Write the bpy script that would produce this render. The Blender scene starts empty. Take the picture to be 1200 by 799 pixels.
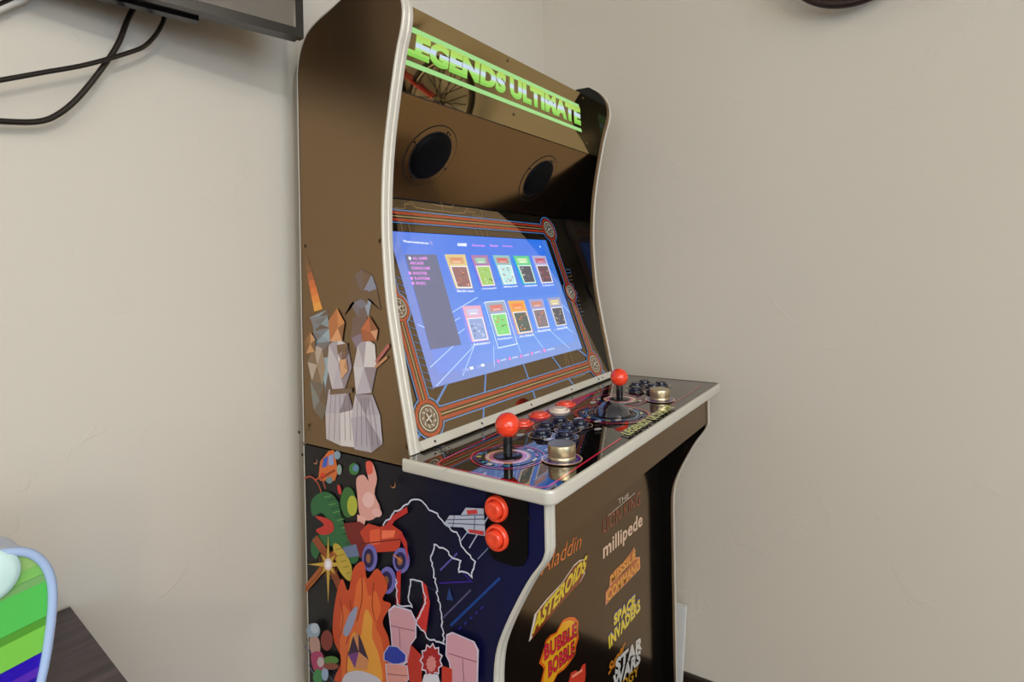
import bpy, bmesh, math, random
import numpy as np
from mathutils import Vector, Matrix
random.seed(7)
PI = math.pi
scene = bpy.context.scene
COL = scene.collection

# ------------------------------------------------------------------ camera
F_PX, CY = 691.77, 318.67
YAW, ROLL, PITCH = 0.97901, -0.01850, 0.0054
CAM = np.array([-0.5788, -0.3302, 1.2206])
_fw = np.array([math.sin(YAW)*math.cos(PITCH), math.cos(YAW)*math.cos(PITCH), -math.sin(PITCH)])
_r = np.array([math.cos(YAW), -math.sin(YAW), 0.0])
_u = np.cross(_r, _fw)
CR = _r*math.cos(ROLL) + _u*math.sin(ROLL)
CU = -_r*math.sin(ROLL) + _u*math.cos(ROLL)
cam_data = bpy.data.cameras.new('camera')
cam = bpy.data.objects.new('camera', cam_data)
COL.objects.link(cam)
cam.matrix_world = Matrix(((CR[0], CU[0], -_fw[0], CAM[0]), (CR[1], CU[1], -_fw[1], CAM[1]),
                           (CR[2], CU[2], -_fw[2], CAM[2]), (0, 0, 0, 1)))
cam_data.sensor_fit = 'HORIZONTAL'
cam_data.sensor_width = 36
cam_data.lens = F_PX*36/1200
cam_data.shift_y = (CY-399.5)/1200
cam_data.clip_start = 0.02
scene.camera = cam

# ------------------------------------------------------------------ light and exposure
world = bpy.data.worlds.new('world'); scene.world = world
world.use_nodes = True
world.node_tree.nodes['Background'].inputs[0].default_value = (0.75, 0.85, 1.0, 1)
world.node_tree.nodes['Background'].inputs[1].default_value = 0.6
scene.view_settings.view_transform = 'Standard'
scene.view_settings.look = 'None'
scene.view_settings.gamma = 1
scene.view_settings.use_curve_mapping = False
scene.view_settings.exposure = 0.14
scene.cycles.use_denoising = True
scene.cycles.max_bounces = 8
scene.cycles.sample_clamp_indirect = 6

def area_light(name, loc, aim, size, size_y, power, color):
    d = bpy.data.lights.new(name, 'AREA'); d.shape = 'RECTANGLE'
    d.size = size; d.size_y = size_y; d.energy = power; d.color = color
    o = bpy.data.objects.new(name, d); COL.objects.link(o)
    o.location = loc
    o.rotation_euler = (Vector(aim)-Vector(loc)).to_track_quat('-Z', 'Y').to_euler()
    return o
# daylight through the two windows, and an added soft fill light under the ceiling
area_light('window_daylight', (-3.35, -1.2, 1.5), (0, -0.6, 1.1), 1.6, 1.4, 22, (0.78, 0.90, 1.0))
area_light('window_daylight', (-1.2, -3.25, 1.5), (-0.6, 0, 1.1), 1.8, 1.4, 34, (0.52, 0.74, 1.0))
area_light('ceiling_fill', (-1.2, -1.9, 2.55), (-0.9, -1.4, 0), 3.0, 2.4, 84, (1.0, 0.90, 0.74))

# ------------------------------------------------------------------ helpers
def lin(c):
    return tuple((x/255/12.92 if x/255 <= 0.04045 else ((x/255+0.055)/1.055)**2.4) for x in c)

def px(plane, u, v, lift=0.0):
    """point of a plane (point, normal) seen in the photograph at u, v"""
    a, n = plane
    n = n/np.linalg.norm(n)
    d = CR*(u-600)/F_PX - CU*(v-CY)/F_PX + _fw
    t = ((a-CAM) @ n)/(d @ n)
    return CAM + t*d + n*lift

def material(name, color, rough=0.5, metal=0.0, ior=1.5, coat=0.0, coat_rough=0.05, bump=None, emis=None, estr=1.0, tint=None):
    m = bpy.data.materials.new(name); m.use_nodes = True
    nt = m.node_tree; b = nt.nodes['Principled BSDF']
    b.inputs['Base Color'].default_value = (*lin(color), 1)
    b.inputs['Roughness'].default_value = rough
    b.inputs['Metallic'].default_value = metal
    b.inputs['IOR'].default_value = ior
    b.inputs['Coat Weight'].default_value = coat
    b.inputs['Coat Roughness'].default_value = coat_rough
    if tint: b.inputs['Specular Tint'].default_value = (*tint, 1)
    if emis:
        b.inputs['Emission Color'].default_value = (*lin(emis), 1)
        b.inputs['Emission Strength'].default_value = estr
    if bump:
        sc, st, dist = bump
        tc = nt.nodes.new('ShaderNodeTexCoord')
        nz = nt.nodes.new('ShaderNodeTexNoise'); nz.inputs['Scale'].default_value = sc
        nz.inputs['Detail'].default_value = 4
        bp = nt.nodes.new('ShaderNodeBump'); bp.inputs['Strength'].default_value = st
        bp.inputs['Distance'].default_value = dist
        nt.links.new(tc.outputs['Object'], nz.inputs['Vector'])
        nt.links.new(nz.outputs['Fac'], bp.inputs['Height'])
        nt.links.new(bp.outputs['Normal'], b.inputs['Normal'])
    return m

def ink(name, rough=0.08, ior=1.5, emission=0.0, tint=None, base=1.0):
    """printed surface: its colours are stored with the faces"""
    m = bpy.data.materials.new(name); m.use_nodes = True
    nt = m.node_tree; b = nt.nodes['Principled BSDF']
    at = nt.nodes.new('ShaderNodeAttribute'); at.attribute_name = 'ink'
    b.inputs['Roughness'].default_value = rough
    b.inputs['IOR'].default_value = ior
    if tint: b.inputs['Specular Tint'].default_value = (*tint, 1)
    if emission:
        nt.links.new(at.outputs['Color'], b.inputs['Emission Color'])
        b.inputs['Emission Strength'].default_value = emission
        b.inputs['Base Color'].default_value = (0.01, 0.01, 0.012, 1)
    else:
        nt.links.new(at.outputs['Color'], b.inputs['Base Color'])
    return m

def tag(o, label=None, cat=None, group=None, kind=None):
    if label: o['label'] = label
    if cat: o['category'] = cat
    if group: o['group'] = group
    if kind: o['kind'] = kind
    return o

def thing(name, label, cat, base, group=None):
    o = bpy.data.objects.new(name, None); COL.objects.link(o)
    o.empty_display_size = 0.1
    o.location = base
    return tag(o, label, cat, group)

def base_of(o):
    v = Vector((0, 0, 0))
    while o is not None:
        v += Vector(o.location); o = o.parent
    return v

class MB:
    """collects shapes in world metres and links them as ONE mesh object"""
    def __init__(self):
        self.v = []; self.f = []; self.c = []; self.s = []; self.mi = []
    def poly(self, pts, col=(0, 0, 0), smooth=False, mi=0):
        n = len(self.v); self.v += [tuple(map(float, p)) for p in pts]
        self.f.append(list(range(n, n+len(pts)))); self.c.append(col); self.s.append(smooth); self.mi.append(mi)
    def grid(self, rings, closed=False, caps=False, smooth=True, col=(0, 0, 0), loop=False, mi=0):
        n = len(self.v); k = len(rings[0])
        for r in rings: self.v += [tuple(map(float, p)) for p in r]
        R = len(rings)
        for i in range(R if loop else R-1):
            a = n+i*k; b = n+((i+1) % R)*k
            for j in range(k if closed else k-1):
                j2 = (j+1) % k
                self.f.append([a+j, a+j2, b+j2, b+j]); self.c.append(col); self.s.append(smooth); self.mi.append(mi)
        if caps:
            for i, rev in ((0, True), (R-1, False)):
                idx = [n+i*k+j for j in range(k)]
                self.f.append(idx[::-1] if rev else idx); self.c.append(col); self.s.append(False); self.mi.append(mi)
    def box(self, lo, hi, col=(0, 0, 0), mi=0):
        x0, y0, z0 = lo; x1, y1, z1 = hi
        n = len(self.v)
        self.v += [(x0, y0, z0), (x1, y0, z0), (x1, y1, z0), (x0, y1, z0), (x0, y0, z1), (x1, y0, z1), (x1, y1, z1), (x0, y1, z1)]
        for q in ((0, 3, 2, 1), (4, 5, 6, 7), (0, 1, 5, 4), (1, 2, 6, 5), (2, 3, 7, 6), (3, 0, 4, 7)):
            self.f.append([n+i for i in q]); self.c.append(col); self.s.append(False); self.mi.append(mi)
    def lathe(self, origin, axis, prof, n=28, col=(0, 0, 0), smooth=True, mi=0):
        """prof: (radius, height along axis)"""
        a = Vector(axis).normalized(); o = Vector(origin)
        t = a.orthogonal().normalized(); b = a.cross(t)
        rings = []
        for r, h in prof:
            rings.append([tuple(o + a*h + (t*math.cos(2*PI*j/n) + b*math.sin(2*PI*j/n))*max(r, 1e-5)) for j in range(n)])
        self.grid(rings, closed=True, smooth=smooth, col=col, mi=mi)
    def tube(self, pts, r, n=10, col=(0, 0, 0), loop=False, mi=0):
        P = [Vector(p) for p in pts]; rings = []; N = len(P); ref = None
        for i in range(N):
            if loop: d = P[(i+1) % N]-P[i-1]
            else: d = P[min(i+1, N-1)]-P[max(i-1, 0)]
            d.normalize()
            if ref is None: ref = d.orthogonal().normalized()
            ref = (ref - d*ref.dot(d)).normalized(); b = d.cross(ref)
            rr = r[i] if isinstance(r, (list, tuple)) else r
            rings.append([tuple(P[i] + (ref*math.cos(2*PI*j/n) + b*math.sin(2*PI*j/n))*rr) for j in range(n)])
        self.grid(rings, closed=True, caps=not loop, loop=loop, col=col, mi=mi)
    def build(self, name, mats, parent=None, label=None, bevel=0.0):
        me = bpy.data.meshes.new(name)
        off = base_of(parent) if parent is not None else Vector((0, 0, 0))
        o = bpy.data.objects.new(name, me); COL.objects.link(o)
        if parent is not None: o.parent = parent
        org = Vector((0, 0, 0))
        if parent is None and self.v:
            xs, ys, zs = zip(*self.v)
            org = Vector(((min(xs)+max(xs))/2, (min(ys)+max(ys))/2, min(zs))); o.location = org
        me.from_pydata([tuple(Vector(p)-off-org) for p in self.v], [], self.f)
        if not isinstance(mats, (list, tuple)): mats = [mats]
        for m in mats: me.materials.append(m)
        me.polygons.foreach_set('use_smooth', self.s)
        me.polygons.foreach_set('material_index', self.mi)
        at = me.color_attributes.new('ink', 'FLOAT_COLOR', 'CORNER')
        buf = []
        cols = [(*lin(c), 1.0) if len(c) == 3 else c for c in self.c]
        for p in me.polygons: buf += list(cols[p.index])*p.loop_total
        at.data.foreach_set('color', buf)
        me.update()
        if bevel:
            bm_ = o.modifiers.new('bevel', 'BEVEL'); bm_.width = bevel; bm_.segments = 2; bm_.limit_method = 'ANGLE'
        if label: o['label'] = label
        return o

def smooth_path(pts, k=6, closed=False):
    """Catmull-Rom through the points"""
    P = [np.array(p, float) for p in pts]; n = len(P); out = []
    for i in range(n if closed else n-1):
        g = (lambda j: P[j % n]) if closed else (lambda j: P[min(max(j, 0), n-1)])
        p0, p1, p2, p3 = g(i-1), g(i), g(i+1), g(i+2)
        for s in range(k):
            t = s/k
            out.append(0.5*((2*p1)+(-p0+p2)*t+(2*p0-5*p1+4*p2-p3)*t*t+(-p0+3*p1-3*p2+p3)*t**3))
    if not closed: out.append(P[-1])
    return out

class Print:
    """flat print on one plane; each layer lies a hair above the last"""
    def __init__(self, plane, mb, lift=0.0003, step=0.00006, mi=0):
        self.pl = plane; self.mb = mb; self.l = lift; self.st = step; self.mi = mi
        n = plane[1]/np.linalg.norm(plane[1]); self.n = n
        up = np.array([0, 0, 1.0]) if abs(n[2]) < 0.9 else np.array([0, 1.0, 0])
        up = up - n*(up @ n); self.up = up/np.linalg.norm(up)
        self.rt = np.cross(self.up, n)      # to the right when one faces the plane
    def P(self, u, v): return px(self.pl, u, v, self.l)
    def next(self): self.l += self.st
    def raw(self, pts3, col):
        self.mb.poly(pts3, col, mi=self.mi)
    def poly(self, pts, col, smooth=0):
        if smooth: pts = smooth_path(pts, smooth, True)
        self.raw([self.P(*p) for p in pts], col); self.next()
    def line(self, pts, w, col, closed=False, smooth=0):
        """w in metres"""
        if smooth: pts = smooth_path(pts, smooth, closed)
        self.line3([self.P(*p) for p in pts], w, col, closed); self.next()
    def line3(self, Q, w, col, closed=False):
        N = len(Q); L = []; R = []
        for i in range(N):
            if closed: a, b = Q[i-1], Q[(i+1) % N]; d0 = Q[i]-Q[i-1]; d1 = Q[(i+1) % N]-Q[i]
            else: d0 = Q[i]-Q[i-1] if i else Q[1]-Q[0]; d1 = Q[i+1]-Q[i] if i < N-1 else Q[-1]-Q[-2]
            d0 = d0/(np.linalg.norm(d0)+1e-12); d1 = d1/(np.linalg.norm(d1)+1e-12)
            t = d0+d1; t = t/(np.linalg.norm(t)+1e-9)
            s = np.cross(self.n, t); c = max(0.45, np.dot(s, np.cross(self.n, d1)))
            L.append(Q[i]+s*w/2/c); R.append(Q[i]-s*w/2/c)
        for i in range(N if closed else N-1):
            j = (i+1) % N
            self.raw([R[i], R[j], L[j], L[i]], col)
    # in-plane metres around a centre point
    def disc3(self, c, r, col, n=32, rx=1.0):
        self.raw([c+self.rt*r*rx*math.cos(2*PI*i/n)+self.up*r*math.sin(2*PI*i/n) for i in range(n)], col)
    def disc(self, u, v, r, col, n=32, rx=1.0):
        self.disc3(self.P(u, v), r, col, n, rx); self.next()
    def ring3(self, c, r, w, col, n=40, a0=0, a1=2*PI):
        full = abs(a1-a0-2*PI) < 1e-6
        Q = [c+self.rt*r*math.cos(a0+(a1-a0)*i/n)+self.up*r*math.sin(a0+(a1-a0)*i/n) for i in range(n if full else n+1)]
        self.line3(Q, w, col, full)
    def text(self, s, bl, br, tl, col, bold=0.0, shear=0.0, outline=None, ow=0.03, pts3=False):
        """text stretched into the parallelogram given by three corners"""
        A, B, C = (bl, br, tl) if pts3 else (self.P(*bl), self.P(*br), self.P(*tl))
        def lay(off, c):
            vs, fs, bb = glyphs(s, off, shear)
            x0, x1, y0, y1 = glyphs(s, 0.0, shear)[2]
            for f in fs:
                self.raw([A+(B-A)*((vs[i][0]-x0)/(x1-x0))+(C-A)*((vs[i][1]-y0)/(y1-y0))+self.n*(self.l-lift0) for i in f], c)
        lift0 = self.l
        if outline: lay(bold+ow, outline); self.next()
        lay(bold, col); self.next()

_gc = {}
def glyphs(s, off, shear):
    k = (s, off, shear)
    if k in _gc: return _gc[k]
    cu = bpy.data.curves.new('lettering', 'FONT'); cu.body = s; cu.offset = off; cu.shear = shear
    cu.resolution_u = 3; cu.space_character = 1.0+max(0, off)*1.2
    o = bpy.data.objects.new('lettering', cu); COL.objects.link(o)
    dg = bpy.context.evaluated_depsgraph_get()
    me = bpy.data.meshes.new_from_object(o.evaluated_get(dg))
    vs = [tuple(v.co) for v in me.vertices]; fs = [list(p.vertices) for p in me.polygons]
    bpy.data.objects.remove(o); bpy.data.curves.remove(cu); bpy.data.meshes.remove(me)
    bb = (min(v[0] for v in vs), max(v[0] for v in vs), min(v[1] for v in vs), max(v[1] for v in vs))
    _gc[k] = (vs, fs, bb); return _gc[k]

def A3(*p): return np.array(p, float)

# ------------------------------------------------------------------ materials
def wall_material(name, c1, c2):
    m = material(name, c1, 0.85, ior=1.35)
    nt = m.node_tree; b = nt.nodes['Principled BSDF']
    tc = nt.nodes.new('ShaderNodeTexCoord')
    n1 = nt.nodes.new('ShaderNodeTexNoise'); n1.inputs['Scale'].default_value = 1.6; n1.inputs['Detail'].default_value = 3
    mx = nt.nodes.new('ShaderNodeMix'); mx.data_type = 'RGBA'
    mx.inputs[6].default_value = (*lin(c1), 1); mx.inputs[7].default_value = (*lin(c2), 1)
    nt.links.new(tc.outputs['Object'], n1.inputs['Vector'])
    nt.links.new(n1.outputs['Fac'], mx.inputs[0]); nt.links.new(mx.outputs[2], b.inputs['Base Color'])
    # trowelled plaster: sparse raised ridges over a nearly smooth coat
    n2 = nt.nodes.new('ShaderNodeTexNoise'); n2.inputs['Scale'].default_value = 9; n2.inputs['Detail'].default_value = 8
    n2.inputs['Roughness'].default_value = 0.55; n2.inputs['Distortion'].default_value = 0.8
    rp = nt.nodes.new('ShaderNodeValToRGB')
    e = rp.color_ramp.elements
    e[0].position = 0.63; e[0].color = (0, 0, 0, 1); e[1].position = 0.645; e[1].color = (1, 1, 1, 1)
    n3 = nt.nodes.new('ShaderNodeTexNoise'); n3.inputs['Scale'].default_value = 30; n3.inputs['Detail'].default_value = 5
    ad = nt.nodes.new('ShaderNodeMath'); ad.operation = 'MULTIPLY_ADD'; ad.inputs[1].default_value = 0.25
    bp = nt.nodes.new('ShaderNodeBump'); bp.inputs['Strength'].default_value = 0.32; bp.inputs['Distance'].default_value = 0.001
    nt.links.new(tc.outputs['Object'], n2.inputs['Vector']); nt.links.new(tc.outputs['Object'], n3.inputs['Vector'])
    nt.links.new(n2.outputs['Fac'], rp.inputs['Fac'])
    nt.links.new(n3.outputs['Fac'], ad.inputs[0]); nt.links.new(rp.outputs['Color'], ad.inputs[2])
    nt.links.new(ad.outputs[0], bp.inputs['Height']); nt.links.new(bp.outputs['Normal'], b.inputs['Normal'])
    return m

M_wall = wall_material('plaster', (205, 196, 182), (211, 203, 190))
M_ceil = material('ceiling_paint', (225, 218, 206), 0.9)
M_floor = material('dark_floor', (52, 36, 26), 0.4, bump=(8, 0.2, 0.002))
M_base = material('baseboard_wood', (34, 20, 12), 0.3)
M_black = material('black_laminate', (5, 4, 4), 0.4, ior=1.3)
M_blackin = material('black_inner_laminate', (3, 3, 3), 0.10, ior=1.45)
M_gloss = material('black_acrylic', (6, 5, 5), 0.03, ior=5.5, tint=(1, .76, .38))
M_side = ink('side_print', 0.33, 3.2, tint=(1, .66, .36))
M_bezel = ink('bezel_print', 0.03, 3.2, tint=(1, .72, .42))
M_deck = ink('deck_print', 0.03, 3.6, tint=(1, .97, .92))
M_front = ink('front_print', 0.13, 2.5, tint=(1, .58, .22))
M_screen = ink('lit_screen', 0.03, 2.9, emission=1.15, tint=(1, .92, .86))
M_speak = material('speaker_panel_laminate', (8, 6, 5), 0.14, ior=3.2, tint=(1, .58, .24))
M_trim = material('silver_trim', (204, 198, 186), 0.32, metal=0.1, ior=1.7, bump=(60, 0.15, 0.0006))
M_ball = material('red_plastic', (236, 62, 30), 0.16, ior=1.5, coat=0.4)
M_red2 = material('red_button_plastic', (238, 74, 44), 0.2, coat=0.3)
M_white = material('white_button_plastic', (232, 214, 196), 0.22)
M_navyb = material('dark_blue_button_plastic', (14, 16, 40), 0.16, ior=1.5, coat=0.2)
M_blackp = material('black_plastic', (10, 10, 11), 0.2)
M_screw = material('dark_steel', (120, 100, 80), 0.3, metal=1.0)
M_knob = material('brushed_brass_tone_metal', (206, 190, 156), 0.34, metal=1.0)
M_hole = material('hole_black', (3, 3, 3), 0.9)
M_mesh = material('speaker_mesh', (4, 4, 5), 0.6, ior=1.2, bump=(900, 0.4, 0.0006))
M_tb = material('trackball_resin', (8, 8, 30), 0.05, ior=2.0, coat=.6)

# ------------------------------------------------------------------ room
XR, YW = 0.834, 0.50
KS = (YW-CAM[1])/(0.57-CAM[1])
def sc(*p):
    return CAM+(np.array(p, float)-CAM)*KS
X0, Y0, ZC = -3.5, -3.4, 2.6
def struct(name, lo, hi, m):
    b = MB(); b.box(lo, hi); o = b.build(name, m); return tag(o, kind='structure')
struct('floor', (X0-.1, Y0-.1, -.1), (XR+.1, YW+.1, 0), M_floor)
struct('ceiling', (X0-.1, Y0-.1, ZC), (XR+.1, YW+.1, ZC+.1), M_ceil)
struct('wall_back', (X0-.1, YW, 0), (XR+.1, YW+.1, ZC), M_wall)
struct('wall_right', (XR, Y0-.1, 0), (XR+.1, YW, ZC), M_wall)
def wall_with_window(name, axis, at, lo, hi, w0, w1, z0, z1, sgn):
    b = MB()
    def bx(a0, a1, za, zb):
        p0, p1 = sorted((at, at+sgn*.1))
        if axis == 'x': b.box((p0, a0, za), (p1, a1, zb))
        else: b.box((a0, p0, za), (a1, p1, zb))
    bx(lo, w0, 0, ZC); bx(w1, hi, 0, ZC); bx(w0, w1, 0, z0); bx(w0, w1, z1, ZC)
    return tag(b.build(name, M_wall), kind='structure')
wall_with_window('wall_left', 'x', X0, Y0, YW, -2.0, -0.4, .8, 2.2, -1)
wall_with_window('wall_front', 'y', Y0, X0, XR, -2.1, -0.3, .8, 2.2, -1)
M_frame = material('window_frame_paint', (230, 228, 222), 0.5)
def window(name, axis, at, w0, w1, z0, z1):
    b = MB(); t = .05
    def bx(a0, a1, za, zb):
        if axis == 'x': b.box((at-.04, a0, za), (at, a1, zb))
        else: b.box((a0, at-.04, za), (a1, at, zb))
    bx(w0, w1, z0, z0+t); bx(w0, w1, z1-t, z1); bx(w0, w0+t, z0, z1); bx(w1-t, w1, z0, z1)
    m = (w0+w1)/2; bx(m-t/2, m+t/2, z0, z1)
    return tag(b.build(name, M_frame), kind='structure')
window('window_1', 'x', X0, -2.0, -0.4, .8, 2.2)
window('window_2', 'y', Y0, -2.1, -0.3, .8, 2.2)
for nm, lo, hi in (('baseboard_right', (XR-.016, Y0, 0), (XR, YW, .236)), ('baseboard_back', (X0, YW-.016, 0), (XR-.016, YW, .236))):
    b = MB(); b.box(lo, hi); tag(b.build(nm, M_base, bevel=.004), kind='structure')

# ------------------------------------------------------------------ arcade cabinet
W = 0.66; T = 0.018
cab = thing('arcade_cabinet', 'tall black upright arcade cabinet with lit green marquee standing in the room corner', 'arcade machine', (W/2, .27, 0))
FU = [(.2703, 1.631), (.247, 1.6146), (.2310, 1.592), (.2262, 1.568), (.2302, 1.5443), (.2400, 1.5140), (.2550, 1.4480),
      (.2655, 1.391), (.2710, 1.340), (.2733, 1.288), (.2720, 1.240), (.2665, 1.174), (.2535, 1.100), (.2415, 1.040), (.2335, 1.000), (.2285, .9725)]
FU = [tuple(p) for p in smooth_path(FU, 3)]
BU = [(.300, 1.632), (.340, 1.620), (.377, 1.6075), (.4067, 1.5974), (.4298, 1.5836), (.4462, 1.5572), (.4534, 1.5297)]
BU = [tuple(p) for p in smooth_path(BU, 3)]
FL = [(.018, .9545), (.018, .8955), (.0215, .885), (.028, .8745), (.0400, .8580), (.0557, .8310), (.0757, .7920), (.0890, .7590), (.0940, .7300), (.0952, .700)]
FL = [FL[0]] + [tuple(p) for p in smooth_path(FL[1:], 3)] + [(.0952, .02)]
SEAM = .9545
def extr(b, prof, x0, x1, smooth=False, col=(14, 12, 12)):
    n = len(prof)
    b.poly([(x0, y, z) for y, z in prof], col); b.poly([(x1, y, z) for y, z in prof][::-1], col)
    for i in range(n):
        (ya, za), (yb, zb) = prof[i], prof[(i+1) % n]
        b.poly([(x0, ya, za), (x0, yb, zb), (x1, yb, zb), (x1, ya, za)], col, smooth)
def ribbon(b, prof, x0, x1, h=.0025, closed=False, side=1):
    """moulding pressed on the edge: a bulging strip with a shallow groove along its middle"""
    Q = [np.array(p, float) for p in prof]; rings = []
    for i in range(len(Q)):
        d = Q[min(i+1, len(Q)-1)]-Q[max(i-1, 0)]; d /= np.linalg.norm(d)
        n = np.array([d[1], -d[0]])*side
        w = x1-x0
        rings.append([(x0+w*f, *(Q[i]+n*g)) for f, g in ((-.03, -.002), (-.03, .0006), (.05, h*.8), (.2, h), (.42, h), (.5, h*.45), (.58, h), (.8, h), (.95, h*.8), (1.03, .0006), (1.03, -.002))])
    b.grid(rings, smooth=False)
SIDE = (A3(0, 0, 0), A3(-1.0, 0, 0))

def clip_side(): pass
upper_prof = [tuple(p) for p in FU] + [(.2285, SEAM+.0012), (.4556, SEAM+.0012)] + [tuple(p) for p in BU[::-1]]
lower_prof = [tuple(p) for p in FL] + [(.452, .02), (.4556, SEAM-.0012)]

for sx in (0, 1):
    x0, x1 = (0, T) if sx == 0 else (W-T, W)
    mats = [M_side, M_blackin]
    # upper
    b = MB(); n = len(upper_prof)
    out, inn = (x0, x1) if sx == 0 else (x1, x0)
    b.poly([(out, y, z) for y, z in upper_prof], (20, 16, 14))
    b.poly([(inn, y, z) for y, z in upper_prof], (3, 3, 3), mi=1)
    for i in range(n):
        (ya, za), (yb, zb) = upper_prof[i], upper_prof[(i+1) % n]
        b.poly([(x0, ya, za), (x0, yb, zb), (x1, yb, zb), (x1, ya, za)], (12, 10, 10))
    if sx == 0: PU = b
    else: b.build('upper_side_panel', mats, cab)
    # lower
    b2 = MB(); n = len(lower_prof)
    if sx == 1: b2.poly([(out, y, z) for y, z in lower_prof], (16, 14, 20))
    b2.poly([(inn, y, z) for y, z in lower_prof], (8, 7, 8), mi=1)
    for i in range(n):
        (ya, za), (yb, zb) = lower_prof[i], lower_prof[(i+1) % n]
        b2.poly([(x0, ya, za), (x0, yb, zb), (x1, yb, zb), (x1, ya, za)], (12, 10, 12))
    if sx == 0: PL = b2
    else: b2.build('lower_side_panel', mats, cab)
    tm = MB(); ribbon(tm, [tuple(p) for p in BU[::-1]] + FU, x0 if sx == 0 else W-.0045, x1, side=1); tm.build('edge_trim', M_trim, cab, 'silver edge trim')
    tm = MB(); ribbon(tm, FL, x0 if sx == 0 else W-.0045, x1, side=1); tm.build('edge_trim', M_trim, cab, 'silver edge trim')
    tm = MB(); ribbon(tm, [(.4534, 1.5290), (.4556, .957)], x0, x1, side=-1); tm.build('edge_trim', M_trim, cab, 'silver edge trim')
    tm = MB(); ribbon(tm, [(.4556, .952), (.452, .02)], x0, x1, side=-1); tm.build('edge_trim', M_trim, cab, 'silver edge trim')

# lower side panel face: the print runs from near black at the back to deep blue at the front
M_sidelow = ink('lower_side_print', 0.38, 1.42)
def side_low_face(b):
    cols = 14
    def zint(y, lohi):
        # intersection of the profile's front curve with a column y
        pass
    ys = [.0182, .030, .045, .060, .075, .0905, .0953, .12, .16, .20, .25, .30, .36, .42, .4535]
    fr = [(.018, .8955)] + FL[2:]
    def zlow(y):
        for (ya, za), (yb, zb) in zip(fr, fr[1:]):
            if ya <= y <= yb and yb > ya: return za+(zb-za)*(y-ya)/(yb-ya)
        return .02 if y >= .0952 else .8955
    for ya, yb in zip(ys, ys[1:]):
        t = ((ya+yb)/2-.02)/(.34-.02); t = min(1, max(0, t)); t = t*t*(3-2*t)
        c = tuple(a+(c2-a)*t for a, c2 in zip((6, 8, 60), (20, 17, 19)))
        za, zb = zlow(ya), zlow(yb)
        if ya >= .0952: za = zb = .02
        if yb > .0952 and ya < .0952: zb = .70
        b.poly([(0, ya, za), (0, ya, SEAM-.0012), (0, yb, SEAM-.0012), (0, yb, zb)], c)
side_low_face(PL)

# ---- artwork of the upper panel: plain crystal and ribbon shapes in the colours of the print
A = Print(SIDE, PU)
# glowing tapered streak
for i, c in enumerate([(48, 26, 18), (96, 40, 22), (160, 62, 30), (206, 84, 34), (226, 104, 40), (236, 132, 48), (240, 160, 60)]):
    t0, t1 = i/7, (i+1)/7
    def ed(t): return (356.5+12*t, 303+62*t), (361+17*t, 301+61*t)
    a, b_ = ed(t0); c_, d_ = ed(t1)
    A.raw([A.P(*a), A.P(*b_), A.P(*d_), A.P(*c_)], c)
A.next()
def gem(P, pts, cols, seed=0, centre=None, line=None):
    """faceted shape: a fan of flat facets round an inner point"""
    rnd = random.Random(seed); n = len(pts)
    cx = sum(p[0] for p in pts)/n if centre is None else centre[0]; cy = sum(p[1] for p in pts)/n if centre is None else centre[1]
    for i in range(n):
        P.raw([P.P(*pts[i]), P.P(*pts[(i+1) % n]), P.P(cx, cy)], cols[(i+rnd.randint(0, 1)) % len(cols)])
    P.next()
    if line: P.line(pts, .0008, line, closed=True)
TEAL = [(62, 96, 116), (104, 150, 172), (34, 52, 70), (128, 176, 196), (76, 116, 140)]
gem(A, [(363, 372), (383, 363), (386, 369), (366, 378)], TEAL[1:], 1)
gem(A, [(366, 378), (384, 370), (387, 384), (368, 388)], TEAL, 2)
gem(A, [(367, 388), (387, 384), (388, 400), (369, 402)], TEAL[::-1], 3)
gem(A, [(369, 402), (388, 400), (388, 418), (372, 420)], TEAL, 4)
gem(A, [(372, 420), (388, 418), (389, 470), (384, 490), (376, 470)], TEAL[::-1], 5)
NAVY = [(28, 38, 56), (58, 84, 118), (96, 132, 170), (20, 26, 38), (126, 158, 190), (40, 56, 84)]
gem(A, [(425, 315), (436, 322), (442, 338), (447, 364), (436, 352), (432, 372), (420, 372), (411, 356), (404, 370), (410, 336), (416, 322)], NAVY, 6, (424, 345))
gem(A, [(416, 340), (432, 340), (431, 356), (424, 362), (415, 354)], [(70, 100, 134), (20, 26, 40), (110, 146, 184)], 7)
gem(A, [(414, 372), (430, 370), (434, 396), (424, 420), (412, 396)], [(44, 44, 74), (78, 86, 126), (30, 32, 50), (96, 100, 140)], 8)
WHT = [(196, 196, 208), (158, 160, 182), (222, 222, 228), (122, 124, 150), (182, 184, 204), (206, 208, 220)]
gem(A, [(361, 424), (368, 404), (378, 408), (382, 430), (378, 452), (366, 446)], [(140, 128, 116), (92, 84, 78), (176, 168, 160)], 9)
gem(A, [(364, 446), (380, 450), (385, 478), (378, 492), (368, 480)], [(50, 74, 84), (84, 118, 130), (30, 44, 54)], 10)
gem(A, [(386, 404), (396, 396), (408, 404), (413, 430), (404, 458), (390, 456), (384, 430)], WHT, 11, (397, 426))
gem(A, [(386, 456), (408, 456), (414, 480), (416, 524), (400, 522), (383, 514), (382, 484)], WHT[::-1], 12, (398, 484))
gem(A, [(420, 404), (430, 396), (440, 404), (442, 430), (436, 460), (418, 462), (415, 430)], WHT, 13, (427, 430))
gem(A, [(417, 462), (437, 462), (446, 486), (449, 520), (436, 530), (416, 526), (412, 490)], [(140, 142, 166), (172, 174, 196), (104, 106, 132), (190, 192, 208)], 14, (429, 486))
for i in range(5):
    A.line([(389+i*5, 462), (387+i*6, 490), (386+i*6.5, 516)], .0009, (112, 112, 136))
    A.line([(420+i*4, 466), (419+i*5.5, 495), (418+i*6.5, 522)], .0009, (92, 94, 122))
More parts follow.
